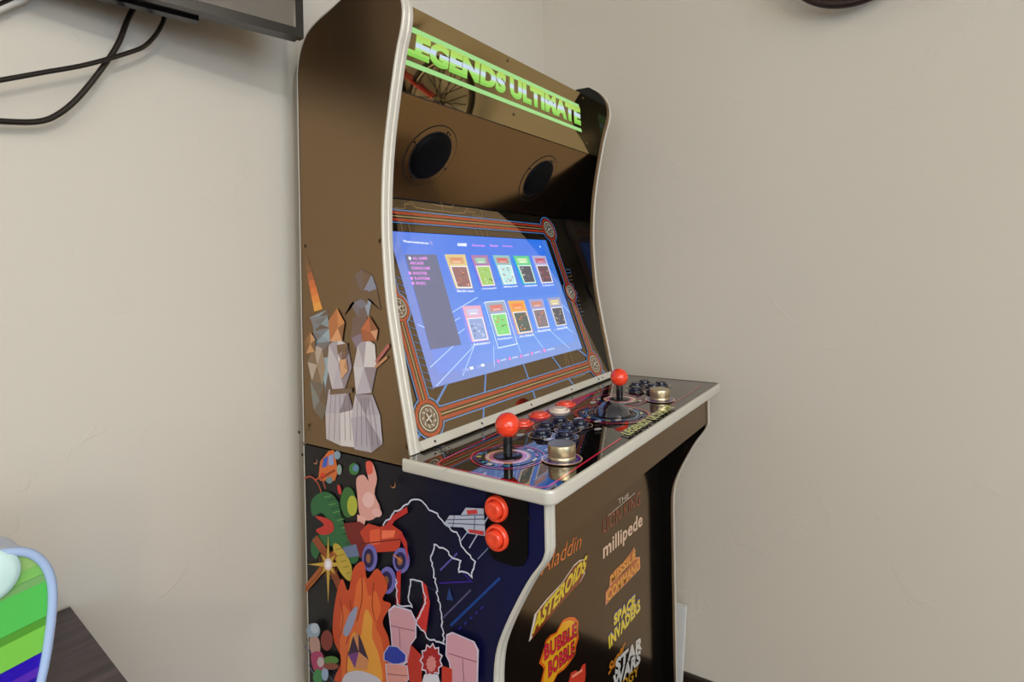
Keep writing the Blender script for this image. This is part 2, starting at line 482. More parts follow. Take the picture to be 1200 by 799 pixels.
ORG = [(176, 92, 48), (208, 128, 74), (118, 58, 34), (226, 160, 112)]
gem(A, [(386, 376), (396, 361), (405, 378), (402, 399), (388, 400)], ORG, 15, (397, 384))
gem(A, [(424, 386), (434, 370), (444, 386), (442, 399), (426, 400)], [(150, 52, 34), (186, 76, 48), (112, 38, 28), (214, 150, 116)], 17, (435, 388))
gem(A, [(358, 400), (365, 389), (371, 398), (370, 412), (360, 414)], [(122, 76, 46), (196, 142, 100), (90, 54, 34)], 19)
gem(A, [(396, 404), (408, 402), (409, 414), (402, 424), (397, 414)], [(70, 56, 62), (122, 104, 116), (46, 38, 44)], 21)
gem(A, [(399, 422), (407, 420), (409, 434), (401, 444)], [(214, 160, 122), (186, 128, 92)], 22)
A.poly([(388, 456), (414, 454), (414, 460), (388, 462)], (60, 54, 64))
A.line([(442, 424), (457, 404)], .0050, (170, 70, 90)); A.line([(441, 430), (455, 418)], .0040, (190, 130, 96))
for (u, v) in ((354, 75), (356, 288), (443.5, 282), (361, 498.5), (475, 524)):
    A.disc(u, v, .0030, (70, 58, 48), 14); A.disc(u, v, .0024, (2, 2, 2), 14)
PU.build('upper_side_panel', [M_side, M_blackin], cab, 'black side panel printed with a colourful cluster')

# ---- artwork of the lower panel
B = Print(SIDE, PL)
def ell(P, u, v, ru, rv, col, rot=0, n=20):
    P.poly([(u+ru*math.cos(a)*math.cos(rot)-rv*math.sin(a)*math.sin(rot), v+ru*math.cos(a)*math.sin(rot)+rv*math.sin(a)*math.cos(rot)) for a in [2*PI*i/n for i in range(n)]], col)
# faint streaks and neon lines in the background
for p, w, c in (([(528, 733), (586, 677)], .0030, (24, 62, 132)), ([(519, 724), (552, 691)], .0022, (84, 74, 112)),
                ([(515, 683), (553, 681), (540, 668)], .0022, (56, 30, 130)), ([(516, 668), (536, 648)], .0024, (88, 80, 160)),
                ([(484, 680), (516, 694)], .0012, (50, 60, 80)), ([(560, 655), (577, 637)], .0012, (120, 130, 160)),
                ([(357, 756), (392, 799)], .0016, (92, 104, 150)), ([(360, 748), (404, 799)], .0012, (70, 82, 124)), ([(358, 772), (374, 799)], .0016, (130, 140, 180))):
    B.line(p, w, c)
for i in range(5): B.line([(538+i*6.5, 737-i*6), (541+i*6.5, 734-i*6)], .0016, (40, 40, 140))
B.poly([(524, 702), (532, 703), (527, 688)], (38, 62, 120))
# orange block with blue panes
B.poly([(374, 559), (376, 540), (386, 528), (392, 527), (397, 552), (393, 563), (376, 563)], (214, 110, 48))
B.poly([(378, 548), (380, 537), (385, 534), (384, 546)], (60, 96, 190)); B.poly([(386, 545), (386, 534), (391, 532), (392, 544)], (140, 160, 210))
B.poly([(375, 559), (393, 549), (394, 552), (376, 562)], (150, 62, 34)); ell(B, 396, 533, 4, 5, (132, 156, 168)); ell(B, 398.5, 550, 3, 6, (140, 160, 150)); ell(B, 387, 562, 4, 4, (110, 140, 140))
ell(B, 379, 556, 2.5, 2.5, (226, 60, 30))
# green, pink and yellow rounded shapes
ell(B, 416, 549, 6, 7, (66, 120, 56)); ell(B, 418, 548, 3.5, 4, (96, 130, 170))
ell(B, 409, 588, 9, 18, (58, 108, 48)); ell(B, 414, 592, 6, 12, (178, 180, 60))
B.poly([(419, 560), (428, 556), (433, 563), (430, 543), (437, 541), (443, 560), (440, 578), (447, 596), (438, 608), (424, 606), (420, 580)], (222, 160, 148), 3)
ell(B, 433, 585, 7, 9, (236, 188, 180)); B.poly([(430, 545), (431, 540), (437, 541), (438, 553), (432, 555)], (222, 92, 74), 3)
B.poly([(420, 602), (430, 606), (424, 636), (420, 620)], (232, 176, 160)); ell(B, 443, 600, 6, 5, (230, 176, 168), .5)
ell(B, 399, 573, 2.2, 6, (206, 52, 46), -.2)
# curled green ribbon and its yellow underside
B.line([(358, 560), (366, 558), (374, 566), (379, 580)], .0026, (176, 74, 44), smooth=5); B.line([(370, 562), (378, 560), (383, 572)], .0022, (190, 84, 48), smooth=5)
B.poly([(366, 588), (374, 578), (386, 576), (397, 586), (402, 606), (412, 628), (422, 652), (414, 660), (400, 652), (392, 640), (380, 640), (372, 654), (366, 646), (368, 630), (382, 622), (384, 608), (378, 600), (368, 604)], (44, 104, 58), 3)
for i in range(6): B.line([(386+i*4, 586+i*10), (394+i*4.4, 584+i*10), (400+i*4.2, 590+i*10)], .0014, (24, 66, 40), smooth=3)
for i in range(5): B.line([(382+i*5, 582+i*9), (390+i*5, 580+i*9)], .0012, (104, 156, 90))
B.poly([(371, 604), (384, 606), (392, 612), (392, 622), (380, 626), (372, 620), (382, 614)], (196, 54, 44), 3)
B.poly([(393, 636), (402, 640), (414, 662), (412, 680), (400, 668), (394, 652)], (196, 168, 62), 3)
for i in range(5): B.line([(395+i*3.2, 643+i*7), (403+i*2.6, 641+i*7)], .0010, (136, 106, 40))
# starburst with a white heart
B.poly([(360, 694), (360, 684), (392, 644), (398, 650)], (176, 94, 38)); B.line([(360, 690), (396, 648)], .0012, (96, 48, 22))
B.poly([(368, 632), (374, 626), (392, 652), (386, 658)], (150, 72, 32)); B.poly([(388, 668), (394, 664), (404, 684), (398, 690)], (140, 66, 30))
B.ring3(B.P(387, 660), .014, .0022, (150, 82, 34)); B.next(); B.ring3(B.P(387, 660), .020, .0014, (120, 62, 28)); B.next()
star = []
for i in range(16):
    a = 2*PI*i/16 - PI/2; r = (34, 7, 17, 7)[i % 4] if i != 8 else 46
    star.append((387+r*math.cos(a)*.72, 660+r*math.sin(a)))
B.poly(star, (206, 168, 66)); ell(B, 387, 660, 4.6, 7, (236, 214, 224)); ell(B, 387, 660, 2.6, 4, (250, 244, 250))
# red blocks over purple rings
B.poly([(405, 612), (424, 610), (440, 622), (436, 650), (424, 652), (410, 630)], (120, 32, 26))
B.poly([(424, 622), (434, 612), (448, 616), (460, 612), (474, 622), (470, 644), (440, 646), (430, 634)], (192, 62, 40))
B.poly([(436, 620), (448, 618), (448, 636), (436, 638)], (226, 92, 56)); B.poly([(450, 620), (466, 620), (464, 628), (450, 630)], (240, 118, 80)); B.line([(424, 636), (474, 630)], .0014, (92, 26, 24))
B.poly([(404, 640), (420, 636), (424, 650), (410, 652)], (104, 118, 150))
for (u, v, ru, rv) in ((436, 652, 9, 16), (473, 655, 10, 15), (457, 678, 10, 16)):
    ell(B, u, v, ru, rv, (110, 104, 176)); ell(B, u-1, v+.5, ru*.66, rv*.7, (44, 34, 78)); ell(B, u-1.5, v+.5, ru*.3, rv*.34, (150, 96, 60))
B.line([(464, 648), (474, 656)], .0022, (214, 124, 60))
# jagged outline with a red offset
rnd = random.Random(4)
def jag(path, w, col, amp=1.6, shift=(0, 0)):
    out = []
    for (a, b_) in zip(path, path[1:]):
        L = math.hypot(b_[0]-a[0], b_[1]-a[1]); k = max(1, int(L/3.2))
        for s in range(k):
            t = s/k; out.append((a[0]+(b_[0]-a[0])*t+rnd.uniform(-amp, amp)*(s > 0)+shift[0], a[1]+(b_[1]-a[1])*t+rnd.uniform(-amp, amp)*(s > 0)+shift[1]))
    out.append((path[-1][0]+shift[0], path[-1][1]+shift[1])); B.line(out, w, col)
B.poly([(452, 618), (462, 603), (480, 592), (481, 599), (466, 608), (458, 620)], (190, 48, 44))
B.poly([(474, 622), (480, 634), (482, 660), (478, 642), (471, 626)], (190, 48, 44))
B.poly([(468, 668), (473, 666), (472, 706), (467, 706)], (190, 48, 44))
B.poly([(497, 678), (503, 684), (507, 704), (502, 742), (490, 724), (500, 704)], (200, 50, 44))
jag([(452, 614), (464, 600), (478, 590), (486, 584), (497, 585), (506, 596), (516, 600), (524, 612), (540, 625), (546, 640), (560, 656), (556, 674), (548, 668)], .0020, (206, 206, 222), 1.3)
jag([(548, 668), (541, 668), (543, 655), (534, 652), (526, 642), (512, 636), (508, 650), (513, 680), (519, 712), (524, 752), (505, 746), (491, 726), (502, 704), (498, 680), (484, 677), (482, 700), (486, 709), (469, 706), (467, 676)], .0020, (206, 206, 222), 1.2)
B.line([(553, 640), (577, 600)], .0016, (170, 172, 200)); B.line([(543, 632), (552, 620)], .0012, (170, 172, 200))
# striped wedge
B.poly([(524, 611), (530, 602), (543, 602), (549, 593), (570, 594), (572, 626), (552, 623), (546, 616), (526, 615)], (176, 180, 196))
B.poly([(550, 596), (562, 595), (563, 600), (551, 601)], (196, 60, 60)); B.poly([(552, 618), (570, 620), (570, 625), (553, 622)], (196, 56, 58))
for p in ([(526, 607), (571, 606)], [(528, 611), (571, 613)], [(543, 602), (571, 601)], [(536, 602), (534, 615)], [(560, 601), (559, 622)]): B.line(p, .0011, (74, 78, 102))
# large orange flame
B.poly([(398, 799), (404, 770), (394, 744), (396, 706), (404, 676), (412, 690), (418, 664), (430, 656), (434, 676), (446, 664), (458, 684), (452, 700), (462, 706), (452, 726), (460, 750), (458, 799)], (206, 78, 38), 4)
B.poly([(404, 776), (402, 740), (406, 706), (416, 716), (422, 682), (430, 674), (436, 696), (444, 690), (450, 712), (444, 730), (452, 752), (454, 799), (410, 799)], (226, 108, 50), 4)
B.poly([(414, 799), (412, 762), (418, 738), (426, 744), (432, 712), (440, 724), (440, 744), (448, 766), (450, 799)], (234, 160, 62), 4)
for p in ([(402, 700), (406, 720), (402, 744)], [(414, 700), (416, 724), (410, 752)], [(428, 672), (428, 700), (422, 726)], [(442, 680), (440, 706), (444, 726)], [(412, 760), (410, 780), (412, 799)]): B.line(p, .0016, (156, 46, 26), smooth=4)
B.poly([(406, 738), (414, 716), (423, 708), (420, 724), (412, 742)], (156, 160, 190), 3)
gem(B, [(418, 742), (424, 739), (428, 748), (436, 770), (434, 782), (420, 780), (412, 764)], [(210, 140, 92), (120, 62, 130), (60, 34, 60), (224, 160, 110)], 31)
# white and pink rounded blocks
B.poly([(407, 790), (414, 784), (428, 783), (446, 790), (449, 799), (408, 799)], (206, 200, 212), 3)
def block(pts, o, f, lines):
    B.poly(pts, o); cx = sum(p[0] for p in pts)/len(pts); cy = sum(p[1] for p in pts)/len(pts)
    B.poly([(cx+(u-cx)*.92, cy+(v-cy)*.94) for u, v in pts], f)
    for l in lines: B.line(l, .0010, (120, 72, 84))
block([(459, 712), (466, 706), (486, 712), (492, 724), (492, 744), (486, 752), (486, 770), (474, 778), (464, 768), (462, 740)], (206, 196, 214), (206, 152, 162), ([(462, 730), (490, 736)], [(472, 732), (474, 772)]))
block([(527, 740), (534, 737), (560, 748), (565, 758), (564, 799), (534, 799), (530, 772), (526, 764)], (206, 196, 214), (206, 152, 162), ([(530, 762), (563, 772)], [(546, 768), (548, 796)]))
B.poly([(486, 752), (500, 766), (498, 799), (486, 799), (480, 782)], (186, 52, 40)); B.poly([(522, 776), (534, 780), (534, 799), (522, 799)], (196, 58, 42))
block([(454, 762), (460, 753), (470, 754), (481, 764), (480, 772), (468, 776), (454, 770)], (200, 200, 224), (44, 58, 160), ())
block([(456, 774), (470, 774), (482, 776), (484, 792), (478, 799), (458, 799)], (206, 200, 220), (220, 150, 140), ([(458, 786), (482, 788)],))
sb = []
for i in range(22):
    a = 2*PI*i/22; r = 1.0 if i % 2 else .78
    sb.append((510+14*r*math.cos(a), 770+21*r*math.sin(a)))
B.poly(sb, (206, 200, 214)); B.poly([(510+(u-510)*.86, 770+(v-770)*.88) for u, v in sb], (164, 34, 36))
B.poly([(510+(u-510)*.45, 774+(v-770)*.5) for u, v in sb], (214, 132, 128)); B.poly([(498, 799), (502, 786), (518, 786), (521, 799)], (214, 208, 218))
# bottom corner: white cap, red disc, green lens
ell(B, 372, 736, 8, 9, (150, 170, 190)); ell(B, 374, 733, 5, 6, (188, 200, 214)); B.poly([(368, 745), (378, 744), (380, 760), (370, 762)], (190, 150, 136), 3)
B.poly([(370, 762), (382, 761), (386, 778), (376, 784), (371, 776)], (178, 62, 104), 3); ell(B, 388, 747, 7, 12, (134, 52, 44)); ell(B, 378, 790, 6, 10, (70, 140, 80)); ell(B, 386, 786, 4, 8, (156, 176, 206))
ell(B, 393, 770, 9, 5, (84, 130, 56)); ell(B, 393, 777, 9, 4, (140, 72, 52)); ell(B, 381, 772, 4, 6, (200, 180, 180))
for (u, v, r) in ((374, 537, .0052), (465, 564, .0052)):
    B.disc(u+.6, v+1.2, r, (178, 120, 84), 20); B.disc(u, v, r*.95, (3, 3, 3), 20)
for (u, v) in ((360, 531), (625, 604), (347+9, 505)): B.disc(u, v, .0026, (2, 2, 2), 14)
PL.build('lower_side_panel', [M_sidelow, M_blackin], cab, 'dark blue side panel printed with a crowded colourful artwork')

# ---- carcass
def panel_between(name, prof, mat, lab=None, x0=T, x1=W-T, col=(12, 11, 11)):
    b = MB(); extr(b, prof, x0, x1, col=col); return b.build(name, mat, cab, lab)
panel_between('back_panel', [(.438, .05), (.444, .05), (.444, 1.52), (.438, 1.52)], M_black)
panel_between('top_panel', [(.283, 1.607), (.283, 1.613), (.36, 1.600), (.43, 1.57), (.443, 1.53), (.437, 1.527), (.425, 1.564), (.36, 1.593)], M_black)
panel_between('kick_panel', [(.115, .02), (.125, .02), (.125, .09), (.115, .09)], M_black)
panel_between('control_box_front', [(.0185, .8955), (.0185, .9535), (.030, .9535), (.030, .9075), (.13, .9075), (.13, .8955)], M_front)
panel_between('rear_shelf', [(.228, .930), (.40, .930), (.40, .940), (.228, .940)], M_black)

# front panel with the game titles
fp = MB(); fp.box((T, .120, .09), (W-T, .126, .8955), (10, 9, 9)); 
front = fp.build('front_panel', M_front, cab)
FRONT = (A3(0, .120, 0), A3(0, -1.0, 0))
def title(fn, lab):
    b = MB(); P = Print(FRONT, b, lift=.0004); fn(P); b.build('game_title', M_front, front, lab)
title(lambda P: P.text('Aladdin', (633, 675), (682, 641), (631, 656), (214, 112, 50), bold=-.004, shear=.5), 'orange script title reading Aladdin')
def _asteroids(P):
    pl = [(619.5, 752), (626, 720), (640, 702), (658, 683), (672, 662), (679, 656), (684.5, 655), (686, 663), (685, 672), (680, 682), (660, 703)]
    P.poly(pl, (220, 206, 192)); cx, cy = 653, 702
    P.poly([(cx+(u-cx)*.93+1.0, cy+(v-cy)*.945-.3) for u, v in pl], (120, 44, 22))
    P.text('ASTEROIDS', (624, 742), (683, 670.5), (627.5, 721), (214, 188, 44), bold=.045, outline=(96, 36, 20), ow=.03)
title(_asteroids, 'yellow block title reading ASTEROIDS on a white edged plate')
def _bubble(P):
    o = [(631.4, 777), (635, 766), (639.5, 750), (645, 744), (651.8, 740.5), (656, 732), (660, 725.5), (666.8, 722.7), (673, 723), (677.7, 728), (677, 740), (678, 747), (675, 757), (673.6, 767), (667, 777), (661.4, 784), (653, 790), (648, 800), (642, 812), (633, 812), (634, 797), (637, 784), (635, 780)]
    P.poly(o, (214, 96, 26)); cx, cy = 655, 762
    P.poly([(cx+(u-cx)*.88, cy+(v-cy)*.90) for u, v in o], (230, 166, 34))
    P.text('BUBBLE', (638, 773), (673, 746), (638, 757), (206, 40, 62), bold=.03, outline=(60, 12, 24), ow=.03)
    P.text('BOBBLE', (642.5, 793), (671, 768), (642.5, 776), (206, 40, 62), bold=.03, outline=(60, 12, 24), ow=.03)
title(_bubble, 'red title reading BUBBLE BOBBLE on an orange splash')
title(lambda P: (P.poly([(666, 799), (669, 788), (675, 785), (678, 790), (682, 779), (686, 777), (686, 790), (684, 812), (664, 815)], (206, 62, 44)), P.line([(670, 793), (682, 785)], .004, (240, 150, 120))), 'red orange jagged title cut off by the frame')
def _lion(P):
    P.text('THE', (724.2, 591), (736.5, 583), (724.2, 585), (190, 178, 160), bold=.01)
    P.line([(712, 604.5), (744, 577.3)], .0016, (190, 178, 160))
    P.text('LION KING', (706.6, 625), (749.8, 591), (706.6, 607.5), (134, 56, 44), bold=.0)
title(_lion, 'dark red title reading THE LION KING')
title(lambda P: P.text('millipede', (706.8, 660), (751, 621), (706.8, 637), (222, 190, 164), bold=.025), 'cream title reading millipede')
def _missile(P):
    for pl in ([(714, 687), (714.6, 675), (722, 666), (730, 659), (738, 648), (743, 640.5), (744.5, 654), (738, 661)], [(709.2, 709.5), (709.4, 694), (716, 684), (733, 669), (745, 653), (749.5, 652), (750, 666), (735, 682), (718, 699)]):
        P.poly(pl, (216, 142, 104)); cx = sum(p[0] for p in pl)/len(pl); cy = sum(p[1] for p in pl)/len(pl)
        P.poly([(cx+(u-cx)*.9, cy+(v-cy)*.9) for u, v in pl], (176, 92, 48))
    P.text('MISSILE', (715.5, 684.5), (743.5, 655), (715.5, 674), (230, 156, 60), bold=.03)
    P.text('COMMAND', (711.2, 705), (748.8, 666), (711.2, 693), (230, 156, 60), bold=.03)
title(_missile, 'orange two line title reading MISSILE COMMAND')
def _space(P):
    for d, c in (((.0, -1.6), (76, 92, 152)), ((0, 0), (222, 198, 60))):
        P.text('SPACE', (719.4+d[0], 732.5+d[1]), (742.5+d[0], 709.5+d[1]), (719.6+d[0], 720.5+d[1]), c, bold=.055, shear=0)
        P.text('INVADERS', (714+d[0], 759+d[1]), (748.3+d[0], 716+d[1]), (713+d[0], 746.0+d[1]), c, bold=.055)
title(_space, 'yellow title with blue shadow reading SPACE INVADERS')
def _wars(P):
    P.text('Super', (713, 794), (732, 763), (713, 780), (216, 134, 34), bold=.03, shear=.3)
    P.text('STAR', (721, 790), (750, 762), (722, 773), (206, 204, 198), bold=.05, outline=(20, 18, 18), ow=.03)
    P.text('WARS', (718, 808), (748.5, 777), (719, 792), (206, 204, 198), bold=.05, outline=(20, 18, 18), ow=.03)
    P.text('TRILOGY', (708, 829), (747, 791), (708, 817), (200, 146, 40), bold=.02)
title(_wars, 'white title reading STAR WARS with orange words above and below')

# ---- control deck
DZ = .972
dk = MB()
R_ = .011; e = .0155
def rrect(x0, y0, x1, y1, r, n=6, corners=(1, 1, 0, 0)):
    out = []
    for (cx, cy, a0, on) in ((x0+r, y0+r, PI, corners[0]), (x1-r, y0+r, 1.5*PI, corners[1]), (x1-r, y1-r, 0, corners[2]), (x0+r, y1-r, .5*PI, corners[3])):
        if on: out += [(cx+r*math.cos(a0+.5*PI*i/n), cy+r*math.sin(a0+.5*PI*i/n)) for i in range(n+1)]
        else: out.append((cx+r*(1.41421*math.cos(a0+PI/4)), cy+r*(1.41421*math.sin(a0+PI/4))))
    return out
deck_out = rrect(-e, .001, W+e+.016, .2270, R_)
dk.poly([(x, y, DZ) for x, y in deck_out], (9, 8, 10)); dk.poly([(x, y, DZ-.016) for x, y in deck_out][::-1], (9, 8, 10))
for i in range(len(deck_out)):
    a, b_ = deck_out[i], deck_out[(i+1) % len(deck_out)]
    dk.poly([(a[0], a[1], DZ-.016), (b_[0], b_[1], DZ-.016), (b_[0], b_[1], DZ), (a[0], a[1], DZ)], (9, 8, 10))
DECK = (A3(0, 0, DZ), A3(0, 0, 1.0))
D = Print(DECK, dk, lift=.0002, step=.00004)
# purple to pink wedge behind the buttons
wt = [(500, 541), (540, 520), (580, 503), (620, 487), (650, 474.5), (697, 459)]
wb = [(512, 545), (548, 527.5), (590, 507), (640, 484.5), (664, 474), (697, 461)]
for i in range(5):
    c = [(14, 10, 14), (24, 12, 40), (64, 24, 104), (120, 34, 140), (206, 40, 110)][i]
    D.raw([D.P(*wt[i]), D.P(*wt[i+1]), D.P(*wb[i+1]), D.P(*wb[i])], c)
D.next()
D.raw([D.P(600, 501), D.P(697, 460), D.P(666, 484), D.P(628, 500)], (44, 18, 84)); D.next()
D.raw([D.P(640, 484), D.P(697, 460), D.P(676, 474), D.P(654, 481)], (190, 36, 100)); D.next()
PK = (226, 50, 84)
pl = [(512, 544), (519, 547), (560, 555), (622, 569.5), (634, 571.5), (643, 570), (651, 565)]
D.line(pl, .0030, PK); D.line([(651, 565), (700, 532), (728, 513.5)], .0030, PK)
D.line([(787, 474), (800, 466), (818, 455), (822, 451)], .0026, (190, 60, 74))
D.line([(512, 544), (517, 540), (560, 519), (598, 500), (660, 475), (720, 452)], .0030, PK)
D.line([(522, 534.5), (556, 521.5), (600, 503)], .0010, (40, 66, 110)); D.line([(520, 552), (560, 533), (600, 514)], .0010, (34, 70, 100))
def nebula(cx, cy, s):
    rn = random.Random(int(cx*1000))
    for _ in range(26):
        a = rn.uniform(0, 2*PI); r = s*math.sqrt(rn.random())
        D.disc3(A3(cx+r*math.cos(a), cy+r*math.sin(a), D.pl[0][2]+D.l), rn.uniform(.001, .0035), rn.choice([(26, 52, 30), (90, 50, 34), (36, 60, 120), (140, 120, 90), (60, 24, 20)]), 7)
    D.next()
nebula(.045, .213, .014)
def rings(cx, cy, spec, k=1.0):
    spec = [(r*k, w if w is None else w*k, c_) for r, w, c_ in spec]
    c = A3(cx, cy, 0)
    for r, w, col in spec:
        z = D.pl[0][2]+D.l; cc = A3(cx, cy, z)
        if w is None: D.disc3(cc, r, col, 48)
        else: D.ring3(cc, r, w, col, 48)
        D.next()
def ticks(cx, cy, r, w, cols, a0, a1, k):
    z = D.pl[0][2]+D.l
    for i in range(k):
        aa = a0+(a1-a0)*i/k; D.ring3(A3(cx, cy, z), r, w, cols[i % len(cols)], 4, aa, aa+(a1-a0)/k*.62)
    D.next()
ST1, ST2 = (.063, .113), (.4460, .1215)
for (cx, cy) in (ST1, ST2):
    rings(cx, cy, [(.0560, .0030, (206, 48, 88)), (.050, .0028, (90, 36, 120)), (.0440, None, (10, 9, 20)), (.0350, None, (236, 148, 92)), (.0325, None, (236, 214, 190)), (.0290, None, (226, 120, 160)), (.0215, None, (240, 176, 110)), (.0195, None, (12, 12, 30))], .87)
    ticks(cx, cy, .0385, .0060, [(40, 150, 196), (226, 206, 120), (30, 60, 130)], PI*.55, PI*1.25, 7); ticks(cx, cy, .0385, .004, [(226, 200, 170), (196, 60, 110)], -PI*.5, PI*.35, 5)
TB = (.338, .088)
rings(*TB, [(.0790, .0075, (176, 28, 34)), (.070, .002, (40, 60, 160)), (.062, .006, (16, 30, 90)), (.0555, .003, (120, 170, 206)), (.050, None, (10, 12, 34))], .78)
ticks(*TB, .049, .005, [(50, 130, 200), (226, 170, 60), (24, 40, 120)], PI*.5, PI*1.15, 8); ticks(*TB, .049, .004, [(210, 210, 150), (90, 150, 190)], -PI*.35, PI*.1, 4)
SP1, SP2 = (.0890, .0462), (.4780, .0555)
for (cx, cy) in (SP1, SP2): rings(cx, cy, [(.0320, None, (226, 184, 150)), (.0295, None, (52, 36, 150)), (.0225, None, (16, 12, 40))], .84)
b1 = [(.168, .124), (.208, .140), (.243, .136), (.177, .090), (.211, .104), (.243, .100)]
b2 = [(.527, .122), (.5680, .1380), (.6025, .134), (.536, .0885), (.570, .1025), (.6025, .0985)]
for (x, y) in b1+b2: rings(x, y, [(.0200, .0016, (206, 170, 150)), (.0165, None, (12, 12, 26))])
for (x, y) in ((.150, .150), (.150, .103), (.276, .085), (.235, .065), (.275, .120), (.633, .105), (.635, .142), (.500, .145), (.300, .060), (.118, .150), (.392, .150), (.110, .078)):
    D.disc3(A3(x, y, D.pl[0][2]+D.l), .0052, (206, 200, 196), 16, 1.5)
D.next()
rn = random.Random(11)
for _ in range(70):
    x, y = rn.uniform(.0, .66), rn.uniform(.02, .2); D.disc3(A3(x, y, D.pl[0][2]+D.l), rn.uniform(.0006, .0013), rn.choice([(180, 190, 230), (90, 120, 220), (150, 150, 170)]), 6)
D.next()
D.text('LEGENDS ULTIMATE', (737.0, 512.2), (789.0, 480), (727.5, 509), (208, 214, 110), bold=.03, outline=(84, 92, 40), ow=.02)
dk.build('control_deck', M_deck, cab, 'glossy black control deck with neon space print')
# rounded silver band round the deck edge
path = [(.2270)]
band = MB(); loop = [(-e, .2270)] + [p for p in deck_out if p[1] < .22] + [(W+e+.016, .2270)]
rg = []
for i in range(len(loop)):
    a = np.array(loop[max(0, i-1)]); b_ = np.array(loop[min(len(loop)-1, i+1)]); d = b_-a; d /= np.linalg.norm(d)
    n = np.array([d[1], -d[0]])
    rg.append([(loop[i][0]+n[0]*g, loop[i][1]+n[1]*g, DZ-.008+h) for g, h in ((-.0025, .0086), (.0002, .0088), (.0014, .0078), (.0018, .005), (.0019, 0), (.0018, -.005), (.0014, -.0074), (0, -.0083), (-.003, -.0082))])
band.grid(rg, smooth=True); band.build('deck_edge_trim', M_trim, cab, 'silver edge trim')
# silver retaining strip between deck and screen
st = MB(); extr(st, [(.2235, .9745), (.2215, .9760), (.2285, .9865), (.2305, .9860), (.2300, .9745)], T, W-T); strip = st.build('retaining_strip', M_trim, cab, 'silver metal strip')
for x in (.045, .155, .30, .45, .572, .592):
    sc_ = MB(); sc_.lathe((x, .2245, .9808), (0, -.83, .56), [(.0, .0008), (.0016, .0007), (.0021, 0), (.0021, -.001)], 12); sc_.build('screw', M_blackp, strip)
# joysticks
for (cx, cy) in (ST1, ST2):
    b = MB(); b.lathe((cx, cy, DZ), (0, 0, 1), [(.0195, .0004), (.0195, .0020), (.0180, .0028), (.006, .0030)], 32); b.lathe((cx, cy, DZ), (0, 0, 1), [(.0062, .001), (.0062, .026), (.0055, .030)], 20)
    j = b.build('joystick', M_blackp, cab, 'black joystick shaft with round dust washer')
    b = MB(); b.lathe((cx, cy, DZ+.0425), (0, 0, 1), [(.0162*math.sin(PI*i/20), -.0162*math.cos(PI*i/20)) for i in range(21)], 32); b.build('ball_top', M_ball, j, 'red ball top')
def button(x, y, z, ax, r, mat, lab, h=.006):
    b = MB(); b.lathe((x, y, z), ax, [(r, .0002), (r*.98, h*.45), (r*.90, h*.72), (r*.74, h*.62), (r*.70, h*.2)], 28)
    o = b.build('push_button', mat, cab, lab)
    b = MB(); b.lathe((x, y, z), ax, [(r*.66, .0002), (r*.66, h*1.05), (r*.60, h*1.3), (r*.35, h*1.22), (0, h*1.18)], 28); b.build('plunger', mat, o)
for (x, y) in b1+b2: button(x, y, DZ, (0, 0, 1), .0148, M_navyb, 'dark blue black push button', .008)
for (x, y) in ((.212, .186), (.270, .190), (.362, .190)): button(x, y, DZ, (0, 0, 1), .0185, M_red2, 'red push button', .0048)
button(.316, .177, DZ, (0, 0, 1), .0185, M_white, 'white push button', .0048)
for (cx, cy) in (SP1, SP2):
    b = MB(); b.lathe((cx, cy, DZ), (0, 0, 1), [(.0175, .0012), (.0182, .0020), (.0182, .0060), (.0178, .0065), (.0182, .0072), (.0182, .0205), (.0180, .0211), (.0175, .0215), (.0172, .0216), (.0168, .0216), (0, .0216)], 40)
    b.build('spinner_knob', M_knob, cab, 'brushed brass toned spinner knob')
b = MB(); b.lathe((TB[0], TB[1], DZ), (0, 0, 1), [(.0385, .0004), (.0380, .0018), (.0350, .0026), (.0320, .0020), (.0315, -.002)], 44); tr = b.build('trackball_ring', M_blackp, cab, 'glossy black trackball collar')
b = MB(); b.lathe((TB[0], TB[1], DZ-.0105), (0, 0, 1), [(.0330*math.sin(PI*i/24), -.0330*math.cos(PI*i/24)) for i in range(15, 25)], 44); b.build('trackball', M_tb, cab, 'glossy dark blue trackball')
# side button plate
b = MB(); pp = [(.101, .9535), (.101, .886), (.098, .874), (.090, .868), (.062, .868), (.050, .872), (.043, .884), (.041, .9535)]
n = len(pp); b.poly([(-.0022, y, z) for y, z in pp]); 
for i in range(n):
    (ya, za), (yb, zb) = pp[i], pp[(i+1) % n]; b.poly([(-.0022, ya, za), (-.0022, yb, zb), (0.0, yb, zb), (0.0, ya, za)])
b.build('button_plate', M_black, cab, 'black plate under the deck corner')
for z in (.9325, .8975): button(-.0022, .0850, z, (-1, 0, 0), .0160, M_red2, 'red side push button', .009)

# ---- screen bezel
BA, BB = A3(0, .228, .972), A3(0, .362, 1.338)
bn = np.cross(A3(1, 0, 0), BB-BA); bn /= np.linalg.norm(bn)
if bn[1] > 0: bn = -bn
bup = (BB-BA)/np.linalg.norm(BB-BA); BL = float(np.linalg.norm(BB-BA))
def Bz(x, v, l=0.0): return BA+A3(x, 0, 0)+bup*v+bn*l
bz = MB()
for (x0, x1, v0, v1) in ((T, .0775, 0, BL), (.562, W-T, 0, BL), (.0775, .562, 0, .0795), (.0775, .562, .332, BL)):
    bz.poly([Bz(x0, v0), Bz(x1, v0), Bz(x1, v1), Bz(x0, v1)], (8, 7, 7))
bz.poly([Bz(T, 0, -.004), Bz(T, BL, -.004), Bz(W-T, BL, -.004), Bz(W-T, 0, -.004)], (8, 7, 7))
BZ = (BA, bn)
Z = Print(BZ, bz, lift=.0002, step=.00005)
MX0, MX1, MV0, MV1, MVM = .051, .586, .040, .358, .206
BLU, RED, CRM, BLK = (84, 150, 224), (176, 52, 34), (196, 170, 120), (8, 7, 7)
